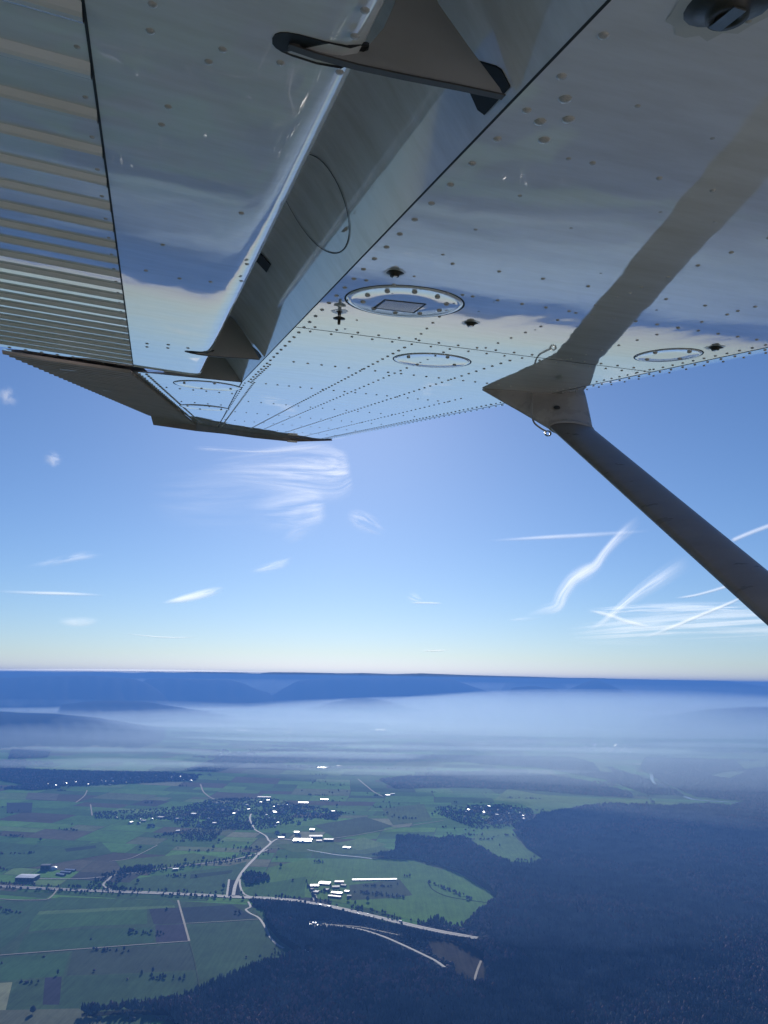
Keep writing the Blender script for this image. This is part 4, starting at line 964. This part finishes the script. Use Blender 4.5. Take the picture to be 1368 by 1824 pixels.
M['carwhite'] = simple('white_car_paint', (.7, .7, .7), .25, 0, scale=1, spec=.8); M['cardark'] = simple('dark_car_paint', (.05, .05, .06), .25, 0, scale=1, spec=.8); M['carsilver'] = simple('silver_car_paint', (.4, .4, .42), .25, .7, scale=1)
vm = [vehicle_me('car', 4.6, 1.9, 1.5, 'car', M['carwhite']), vehicle_me('car', 4.6, 1.9, 1.5, 'car', M['carsilver']), vehicle_me('car', 4.6, 1.9, 1.5, 'car', M['cardark']), vehicle_me('truck', 15, 2.6, 3.9, 'truck', M['carwhite'])]
HP_ = ALLROADS[0][0]; P_ = [gp(x, y)[:2] for x, y in HWY]
for k in range(26):
    i = random.randrange(len(P_) - 2); t = random.random(); sd = random.choice((-1, 1)); xy = (lerp(HWY[i][0], HWY[i + 1][0], t), lerp(HWY[i][1], HWY[i + 1][1], t) + (-1.4 if sd < 0 else 1.6))
    if not 5 < xy[0] < 820: continue
    p = gp(*xy); d = P_[i + 1] - P_[i]; me = random.choice(vm[:3] + [vm[3]])
    nm = 'truck' if me is vm[3] else 'car'
    o = link_mesh(nm, me, None, (p[0], p[1], GZ + HWZ + .57), math.atan2(d[1], d[0]) + (0 if sd < 0 else math.pi))
    tag(o, '%s driving on the %s part of the highway, %s carriageway' % (['white car', 'silver car', 'dark car', 'white truck'][vm.index(me)], ('far left', 'left', 'middle', 'right')[min(3, int(xy[0] / 210))], 'far' if sd < 0 else 'near'), nm, nm + 's on the highway')
for k, (x, y) in enumerate([(553, 1649), (560, 1646), (566, 1651), (578, 1626), (582, 1634), (603, 1632), (547, 1700), (544, 1697), (548, 1677)]):
    p = gp(x, y); o = link_mesh('work_hut', hm[3], None, (p[0], p[1], GZ + 1.9), random.random() * 3, (1.1, 1.0, .8)); tag(o, 'glinting metal roofed work hut in the forest clearings', 'hut', 'huts in the forest clearings')

# --- hills and the escarpment
M['hill'] = ground_mat('forested_hill', base=(.014, .022, .016), var=.3)
M['hill2'] = ground_mat('farmed_hill', base=(.08, .10, .055), var=.4)
def ridge(px, D, front, back, label, mat='hill', rough=1.0, name='hill', seed=1):
    xs = np.arange(px[0][0], px[-1][0] + 1, 7.0); ys = np.interp(xs, [p[0] for p in px], [p[1] for p in px]); V = []
    secs = [(-1.0, 0), (-.72, .10), (-.48, .30), (-.28, .58), (-.12, .86), (0, .985), (.08, 1.0), (.55, 1.0), (1.0, 0)]
    n = len(secs)
    for i, (x, y) in enumerate(zip(xs, ys)):
        P = at_dist(x, y + .0, D); top = P[2]; H_ = max(0, top - GZ); px_ = P[0]; dirx = P[0] / D
        w1 = math.sin(x * .055 + seed) * .5 + math.sin(x * .13 + seed * 2) * .3 + math.sin(x * .31 + seed) * .2
        for k, (t, hq) in enumerate(secs):
            run = front if t < 0 else back; yy = D + t * run * (1 + (.22 * w1 * rough if t < 0 else 0))
            hh = H_ * hq * (1 + (.10 * math.sin(x * .21 + k * 1.7 + seed) * rough if .1 < hq < .9 else 0))
            V.append((px_ + dirx * (yy - D), yy, GZ - 3 + hh + (0 if hq else 0)))
    o = mk(name, V, [f[::-1] for f in grid_faces(len(xs), n)], M[mat], None, True); tag(o, label, kind='structure'); return o
ridge([(-300, 1196), (-150, 1197), (0, 1197), (45, 1195.5), (90, 1198), (150, 1196.5), (205, 1197), (235, 1199), (270, 1196.5), (310, 1198), (350, 1196.5), (420, 1197.5), (460, 1199.5), (480, 1197), (540, 1197.5), (610, 1199), (650, 1198.5), (700, 1200.5), (750, 1199), (830, 1202), (900, 1204), (930, 1204.5), (1000, 1207), (1060, 1207.5), (1100, 1209), (1200, 1211), (1296, 1212.5), (1318, 1216), (1345, 1220), (1368, 1224), (1420, 1240), (1460, 1262)], 27000, 3500, 3000, 'long flat topped blue escarpment along the horizon')
ridge([(-200, 1206), (-40, 1207), (20, 1208), (60, 1205), (110, 1204), (150, 1203), (200, 1206), (235, 1209), (262, 1217), (285, 1232), (310, 1262)], 20500, 3300, 3000, 'dark blue flat topped mesa at the far left', seed=3)
ridge([(200, 1262), (240, 1222), (262, 1210), (300, 1207), (340, 1210), (410, 1211), (430, 1216), (455, 1228), (480, 1236), (505, 1262)], 22500, 2800, 2500, 'blue spur of the escarpment right of the mesa', seed=5)
ridge([(470, 1250), (500, 1230), (530, 1213), (580, 1207), (660, 1207), (760, 1208), (805, 1209), (825, 1217), (850, 1226), (885, 1238), (930, 1262)], 23000, 2800, 2500, 'broad blue table mountain in the middle of the horizon', seed=8)
ridge([(880, 1250), (900, 1216), (950, 1213), (1000, 1217), (1030, 1240), (1040, 1262)], 25000, 2000, 1800, 'low blue spur right of the table mountain', seed=2)
P_c = at_dist(1060, 1210.5, 21500); H_c = P_c[2] - GZ; V = []
for (r_, h_) in ((2600, -.01), (1500, .30), (900, .58), (520, .78), (300, .89), (150, .96), (60, .995)):
    for k in range(20): a = 2 * math.pi * k / 20; V.append((P_c[0] + r_ * (1 + .12 * math.sin(2 * a + 1) + .06 * math.sin(5 * a)) * math.cos(a), P_c[1] + r_ * math.sin(a), GZ + H_c * h_))
V.append((P_c[0], P_c[1], P_c[2]))
F = [(j_ * 20 + k, j_ * 20 + (k + 1) % 20, (j_ + 1) * 20 + (k + 1) % 20, (j_ + 1) * 20 + k) for j_ in range(6) for k in range(20)] + [(120 + k, 120 + (k + 1) % 20, 140) for k in range(20)]
tag(mk('hill', V, F, M['hill'], None, True), 'small pointed volcanic cone standing in the mist', kind='structure')
ridge([(890, 1262), (912, 1225), (950, 1222), (990, 1228), (1030, 1262)], 20000, 1800, 1500, 'low hazy hill left of the cone', seed=4)
ridge([(90, 1290), (110, 1258), (150, 1253), (200, 1250), (260, 1253), (300, 1260), (350, 1268), (400, 1276), (440, 1290)], 15500, 2500, 1800, 'low dark blue hill under the left mesa', seed=6)
ridge([(-200, 1262), (-60, 1270), (40, 1277), (90, 1278), (130, 1282), (170, 1286), (210, 1293), (260, 1302), (300, 1310), (340, 1322)], 11500, 2200, 2200, 'wide hazy wooded hill at the left edge', seed=7)
ridge([(500, 1276), (560, 1262), (590, 1252), (625, 1246), (650, 1244), (690, 1250), (730, 1262), (790, 1276)], 17500, 1500, 1500, 'small blue knoll below the table mountain', seed=9)
ridge([(1130, 1290), (1190, 1278), (1260, 1266), (1330, 1262), (1400, 1262), (1500, 1262)], 15000, 2000, 2000, 'hazy blue rise at the right edge', seed=10)
for px_, lab_ in (([(1268, 1331), (1328, 1327), (1390, 1340), (1390, 1356), (1330, 1346), (1290, 1340)], 'pale green clearing in the hazy woods at the right edge'), ([(1310, 1356), (1340, 1358), (1368, 1352), (1368, 1364), (1325, 1368)], 'smaller pale clearing below the right edge one'), ([(1262, 1382), (1300, 1375), (1330, 1376), (1300, 1386)], 'thin pale clearing on the wooded slope at the right'), ([(1058, 1358), (1078, 1364), (1092, 1376), (1070, 1374)], 'small pale clearing on the hazy wooded slope')):
    sheet('field', px_, 1.6, ground_mat('field_soil', base=(.15, .22, .08)), lab_)

# --- air: one even haze box, and mist lying on the plain
def volmat(name, dens, col, aniso):
    m = bpy.data.materials.new(name); m.use_nodes = True; N, L = m.node_tree.nodes, m.node_tree.links; N.clear()
    o = N.new('ShaderNodeOutputMaterial'); v = N.new('ShaderNodeVolumePrincipled'); v.inputs['Color'].default_value = (*col, 1)
    v.inputs['Density'].default_value = dens; v.inputs['Anisotropy'].default_value = aniso; L.new(v.outputs[0], o.inputs['Volume']); return m
v, f = box_vf((0, 17500, (GZ - 5 + 40) / 2), (R0 + 500, 24500 + 500, (40 - GZ + 5) / 2))
hz = mk('haze', v, f, volmat('haze', HAZE_DENSITY, HAZE_COLOR, HAZE_G)); tag(hz, 'blue air haze over the whole plain', kind='stuff')
def mist(x, y, D, hx, hy, hz_, dens, label, col=(.82, .97, 1.0), z0=0):
    P = at_dist(x, y, D); V = []; F = []; nu, nv = 28, 10; r_ = random.Random(int(x))
    ph = [r_.random() * 6 for _ in range(4)]
    for i in range(nu):
        a = 2 * math.pi * i / nu; w = 1 + .16 * math.sin(3 * a + ph[0]) + .10 * math.sin(5 * a + ph[1])
        for j in range(nv):
            e = -math.pi / 2 + math.pi * (j + .5) / nv; V.append((P[0] + hx * w * math.cos(a) * math.cos(e), D + hy * w * math.sin(a) * math.cos(e), GZ + z0 + hz_ + hz_ * .98 * math.sin(e)))
    F = [f for f in grid_faces(nu, nv, True)]
    o = len(V); V += [(P[0], D, GZ + z0 + hz_ * .01), (P[0], D, GZ + z0 + 2 * hz_)]
    for i in range(nu): F += [(o, i * nv, ((i + 1) % nu) * nv), (o + 1, ((i + 1) % nu) * nv + nv - 1, i * nv + nv - 1)]
    q = mk('mist', V, F, volmat('mist', dens, col, .62), None, True)
    bm = bmesh.new(); bm.from_mesh(q.data); bmesh.ops.recalc_face_normals(bm, faces=bm.faces); bm.to_mesh(q.data); bm.free()
    tag(q, label, kind='stuff'); return q
for k, (q, d_, hk) in enumerate(((1.0, .00007, 150), (.90, .00007, 210), (.80, .00008, 255), (.70, .00008, 300), (.60, .00009, 345), (.50, .00010, 390), (.42, .00010, 430))):
    mist(1130 + 40 * math.sin(k * 2), 1240, 15000 + 3200 * (1 - q), 12500 * q, 8300 * q, hk * .84, d_ * 1.1, ('widest lowest mist layer over the far plain', 'second wide low mist layer of the far plain', 'broad middle mist layer over the far plain', 'upper middle mist layer of the far plain', 'higher mist layer below the escarpment', 'second highest mist layer below the escarpment', 'highest thinnest mist layer below the escarpment')[k])
STREAK = [(120, 1268, 17500, 3000, 500, 40), (420, 1255, 19500, 3500, 450, 55), (600, 1275, 15200, 2600, 420, 38), (840, 1262, 17200, 3300, 520, 50), (1000, 1285, 13800, 2300, 380, 34), (1230, 1270, 15500, 2800, 420, 44), (300, 1295, 13200, 2200, 360, 30), (520, 1318, 10600, 1500, 300, 24), (760, 1330, 9700, 1500, 260, 22), (1080, 1330, 9600, 1400, 300, 26), (180, 1345, 8900, 1300, 240, 20), (900, 1245, 21000, 4200, 500, 60), (1300, 1318, 10600, 1400, 300, 30), (420, 1372, 7600, 900, 200, 16), (140, 1378, 7400, 1500, 420, 30), (760, 1380, 7300, 1500, 320, 22), (560, 1352, 8600, 1500, 300, 26)]
for k, (x_, y_, D_, hx_, hy_, hz_) in enumerate(STREAK):
    mist(x_, y_, D_, hx_, hy_, hz_, .0009, 'drifting mist streak %s the %s of the plain' % (('far over', 'farther over', 'midway over', 'nearer over')[min(3, int((22000 - D_) / 3800))], ('left edge', 'left part', 'middle', 'right part', 'right edge')[min(4, int(x_ / 274))]), z0=10)
mist(700, 1230, 25000, 22000, 1500, 410, .00016, 'thin mist between the mesas and the long escarpment')
mist(1300, 1238, 20500, 7000, 2800, 235, .00020, 'white mist at the right below the escarpment')
mist(150, 1250, 19000, 5500, 900, 130, .00022, 'thin mist streak between the left mesa and the low hills')
mist(430, 1262, 16800, 5200, 1000, 90, .00025, 'thin mist streak left of the middle of the plain')
mist(900, 1300, 12500, 10500, 7500, 110, .00021, 'low veil of mist over the middle distance')
mist(1180, 1330, 8200, 2600, 2300, 70, .00022, 'mist filling the wooded valley at the right')
mist(1230, 1560, 3700, 1700, 1300, 75, .00015, 'thin blue haze lying over the lower right forest', col=(.40, .62, 1.0))

# --- clouds
def cloud_mat(name, dens, sx, sy, seed, edge=.35, contrast=(.35, .7)):
    m = bpy.data.materials.new(name); m.use_nodes = True; N, L = m.node_tree.nodes, m.node_tree.links; N.clear()
    out = N.new('ShaderNodeOutputMaterial'); tr = N.new('ShaderNodeBsdfTransparent'); tl = N.new('ShaderNodeBsdfTranslucent'); mx = N.new('ShaderNodeMixShader')
    tl.inputs[0].default_value = (.82, .82, .84, 1); dens *= .68
    uv = N.new('ShaderNodeUVMap'); sp = N.new('ShaderNodeSeparateXYZ'); L.new(uv.outputs[0], sp.inputs[0])
    mp = N.new('ShaderNodeMapping'); mp.inputs['Scale'].default_value = (sx, sy, 1); mp.inputs['Location'].default_value = (seed, seed * .7, 0); L.new(uv.outputs[0], mp.inputs[0])
    n = N.new('ShaderNodeTexNoise'); n.inputs['Scale'].default_value = 1; n.inputs['Detail'].default_value = 6; n.inputs['Roughness'].default_value = .6; n.inputs['Distortion'].default_value = .35; L.new(mp.outputs[0], n.inputs[0])
    def mth(op, a, b=None, clamp=False):
        q = N.new('ShaderNodeMath'); q.operation = op; q.use_clamp = clamp
        for i, s_ in enumerate((a, b)):
            if s_ is None: continue
            if isinstance(s_, (int, float)): q.inputs[i].default_value = s_
            else: L.new(s_, q.inputs[i])
        return q.outputs[0]
    def edgef(s_, e):
        a = mth('SUBTRACT', 1.0, mth('ABSOLUTE', mth('SUBTRACT', mth('MULTIPLY', s_, 2.0), 1.0)))
        mr = N.new('ShaderNodeMapRange'); mr.interpolation_type = 'SMOOTHSTEP'; mr.inputs[2].default_value = e; L.new(a, mr.inputs[0]); return mr.outputs[0]
    def endf(s_, e):
        if not isinstance(e, tuple): return edgef(s_, e)
        a_ = N.new('ShaderNodeMapRange'); a_.interpolation_type = 'SMOOTHSTEP'; a_.inputs[2].default_value = e[0] * .5; L.new(s_, a_.inputs[0])
        b_ = N.new('ShaderNodeMapRange'); b_.interpolation_type = 'SMOOTHSTEP'; b_.inputs[2].default_value = e[1]; L.new(mth('SUBTRACT', 1.0, s_), b_.inputs[0])
        return mth('MULTIPLY', a_.outputs[0], b_.outputs[0])
    mr = N.new('ShaderNodeMapRange'); mr.interpolation_type = 'SMOOTHSTEP'; mr.inputs[1].default_value = contrast[0]; mr.inputs[2].default_value = contrast[1]; L.new(n.outputs[0], mr.inputs[0])
    a = mth('MULTIPLY', mth('MULTIPLY', endf(sp.outputs[0], edge), edgef(sp.outputs[1], .9)), mth('MULTIPLY', mr.outputs[0], dens))
    L.new(a, mx.inputs[0]); L.new(tr.outputs[0], mx.inputs[1]); L.new(tl.outputs[0], mx.inputs[2]); L.new(mx.outputs[0], out.inputs[0]); return m
def cloud(px, w, D, dens, label, sx=2, sy=2, edge=.35, contrast=(.35, .7), name='cirrus_cloud', wander=0):
    if name == 'contrail': w = [q * 1.5 for q in w]; dens *= .8
    """a thin sheet of ice cloud following a centre line; w = half widths (px) at the line's points"""
    P = catmull([(*p, q) for p, q in zip(px, w)], 8); n = len(P); V = []; UV = []; m_ = 7
    sd = random.random() * 50
    for i, (x, y, hw) in enumerate(P):
        a, b = P[max(i - 1, 0)], P[min(i + 1, n - 1)]; d = np.array([b[0] - a[0], b[1] - a[1]]); d /= np.linalg.norm(d) + 1e-9; q = np.array([-d[1], d[0]])
        for j in range(m_):
            t = j / (m_ - 1) * 2 - 1; s_ = hw * t; bulge = (1 - t * t) * D * .004 + D * .010 * math.sin(i / n * 3 + sd)
            V.append(at_dist(x + q[0] * s_, y + q[1] * s_, D + bulge - (y - 900) * D * .0001)); UV.append((i / (n - 1), j / (m_ - 1)))
    o = mk(name, V, grid_faces(n, m_), cloud_mat('ice_cloud', dens, sx, sy, sd, edge, contrast), None, True, uv=UV)
    tag(o, label, kind=None); o['category'] = 'cloud' if 'trail' not in name else 'contrail'; return o
cloud([(350, 838), (430, 836), (520, 838), (590, 842), (628, 836)], [22, 40, 58, 62, 40], 70000, .75, 'feathery cirrus fan with a sharp right edge below the wing tip', 1.6, 7, (1.3, .10), (.32, .72))
cloud([(430, 915), (490, 910), (550, 905), (585, 900)], [28, 45, 48, 30], 70500, .50, 'lower part of the feathery cirrus fan', 1.4, 6, (1.2, .25), (.32, .72))
cloud([(250, 880), (350, 885), (470, 880), (560, 880)], [55, 75, 80, 50], 72000, .22, 'faint cirrus veil left of the feathery fan', 1.2, 8, (1, 1), (.30, .75))
cloud([(500, 965), (540, 945), (585, 930)], [14, 20, 14], 70800, .35, 'faint tail of the feathery cirrus fan', 1.5, 4, (1, 1), (.3, .7))
cloud([(340, 798), (400, 801), (480, 803), (600, 790)], [5, 6, 6, 8], 71000, .45, 'thin bright streak under the wing tip', 2, 2, .4)
cloud([(615, 915), (650, 930), (690, 952)], [18, 22, 10], 73000, .45, 'small wispy cirrus right of the feathery fan', 2, 5, .8)
cloud([(75, 815), (95, 818), (112, 825)], [14, 18, 12], 75000, .5, 'small torn cloud puff at the left under the wing', 2, 2, 1.0)
cloud([(0, 690), (12, 705), (30, 725)], [16, 22, 12], 65000, .45, 'small cloud at the left edge beside the flap', 2, 2, 1.0)
cloud([(40, 1014), (100, 1000), (150, 990), (190, 988)], [8, 10, 10, 5], 95000, .35, 'faint long wisp at the left', 3, 2, .8)
cloud([(285, 1075), (330, 1066), (370, 1056), (402, 1048)], [3, 9, 10, 6], 110000, .75, 'bright slanting wisp above the left plain', 2, 2, .6, (.2, .6))
cloud([(100, 1107), (140, 1108), (180, 1106)], [8, 11, 8], 130000, .6, 'small oval pale cloud low at the left', 1, 1, .9, (.2, .6))
cloud([(-20, 1053), (60, 1056), (130, 1058), (195, 1061)], [2.5, 3, 3, 2], 110000, .7, 'straight contrail at the left edge', 1.5, .5, .9, (.0, .6), name='contrail')
cloud([(440, 1020), (490, 1008), (525, 995)], [6, 12, 8], 95000, .4, 'faint slanting wisp left of centre', 2, 3, .8)
cloud([(725, 1058), (740, 1066), (755, 1074)], [10, 10, 6], 110000, .5, 'tiny striped cloud right of centre', 1, 5, .8)
cloud([(730, 1074), (760, 1074), (790, 1075)], [1.5, 2, 1.5], 111000, .6, 'short thin trail under the tiny striped cloud', 2, .5, .5, (.1, .5), name='contrail')
cloud([(1145, 918), (1120, 942), (1100, 960), (1078, 985), (1062, 1008), (1040, 1022), (1020, 1035), (1003, 1058), (992, 1080), (965, 1088), (930, 1098)], [10, 15, 13, 12, 15, 20, 18, 17, 16, 12, 7], 85000, .75, 'ragged zigzag cirrus trail left of the strut', 1.6, 3.0, .5, (.22, .72))
cloud([(-160, 1193.5), (0, 1194), (150, 1194), (300, 1195), (420, 1196.5), (500, 1198)], [4, 4, 4, 3.5, 2.5, 1], 65000, 1.2, 'bright thin cloud bank on the horizon beyond the escarpment', 2, .5, .2, (.0, .3), name='cloud_bank')
cloud([(860, 964), (960, 958), (1050, 953), (1170, 945)], [2, 3.5, 4, 3], 86000, .55, 'long faint straight contrail crossing the zigzag trail', 2, .5, .8, (.0, .6), name='contrail')
cloud([(1235, 995), (1190, 1022), (1145, 1052), (1108, 1080), (1075, 1108), (1035, 1132)], [22, 20, 16, 11, 8, 5], 90000, .75, 'broad slanting trail fading behind the strut', 1.3, 3.5, .7, (.2, .75))
cloud([(1330, 1058), (1310, 1070), (1250, 1095), (1190, 1120), (1130, 1142)], [3, 3, 3.2, 3.5, 3], 95000, .85, 'sharp bright contrail right under the strut', 2, .5, .8, (.0, .6), name='contrail')
cloud([(1045, 1086), (1085, 1096), (1120, 1108), (1165, 1118)], [2, 4, 4, 3], 95000, .6, 'short contrail crossing the slanting trail', 2, .6, .5, (.1, .5), name='contrail')
cloud([(1200, 1066), (1240, 1060), (1290, 1046), (1300, 1040)], [2, 2.5, 3, 3], 95000, .6, 'short contrail just left of the strut', 2, .6, .5, (.1, .5), name='contrail')
cloud([(1300, 965), (1335, 950), (1380, 933)], [4, 4, 4], 86000, .6, 'contrail right of the strut', 2, .6, .3, (.1, .5), name='contrail')
cloud([(1000, 1130), (1120, 1120), (1240, 1112), (1380, 1105), (1480, 1105)], [22, 34, 40, 42, 30], 120000, .5, 'pale layered cirrus band low at the right', 2, 11, .5, (.36, .62))
cloud([(1040, 1090), (1180, 1084), (1380, 1085)], [8, 14, 14], 118000, .45, 'thin upper layer of the pale cirrus band', 3, 6, .4, (.4, .62))
cloud([(745, 1160), (775, 1159), (803, 1158)], [1.5, 2.5, 1.5], 150000, .5, 'faint pinkish streak low right of centre', 1, .5, .8, (.1, .5))
cloud([(215, 1128), (290, 1135), (360, 1135)], [1.5, 2, 1.5], 150000, .45, 'faint thin streak low at the left', 2, .5, .8, (.1, .5))
cloud([(900, 1106), (935, 1103), (970, 1098)], [2, 6, 5], 110000, .35, 'faint wisp at the foot of the zigzag trail', 1, 2, .8)
print('TREES', NTREES, 'CELLS', len(cells))
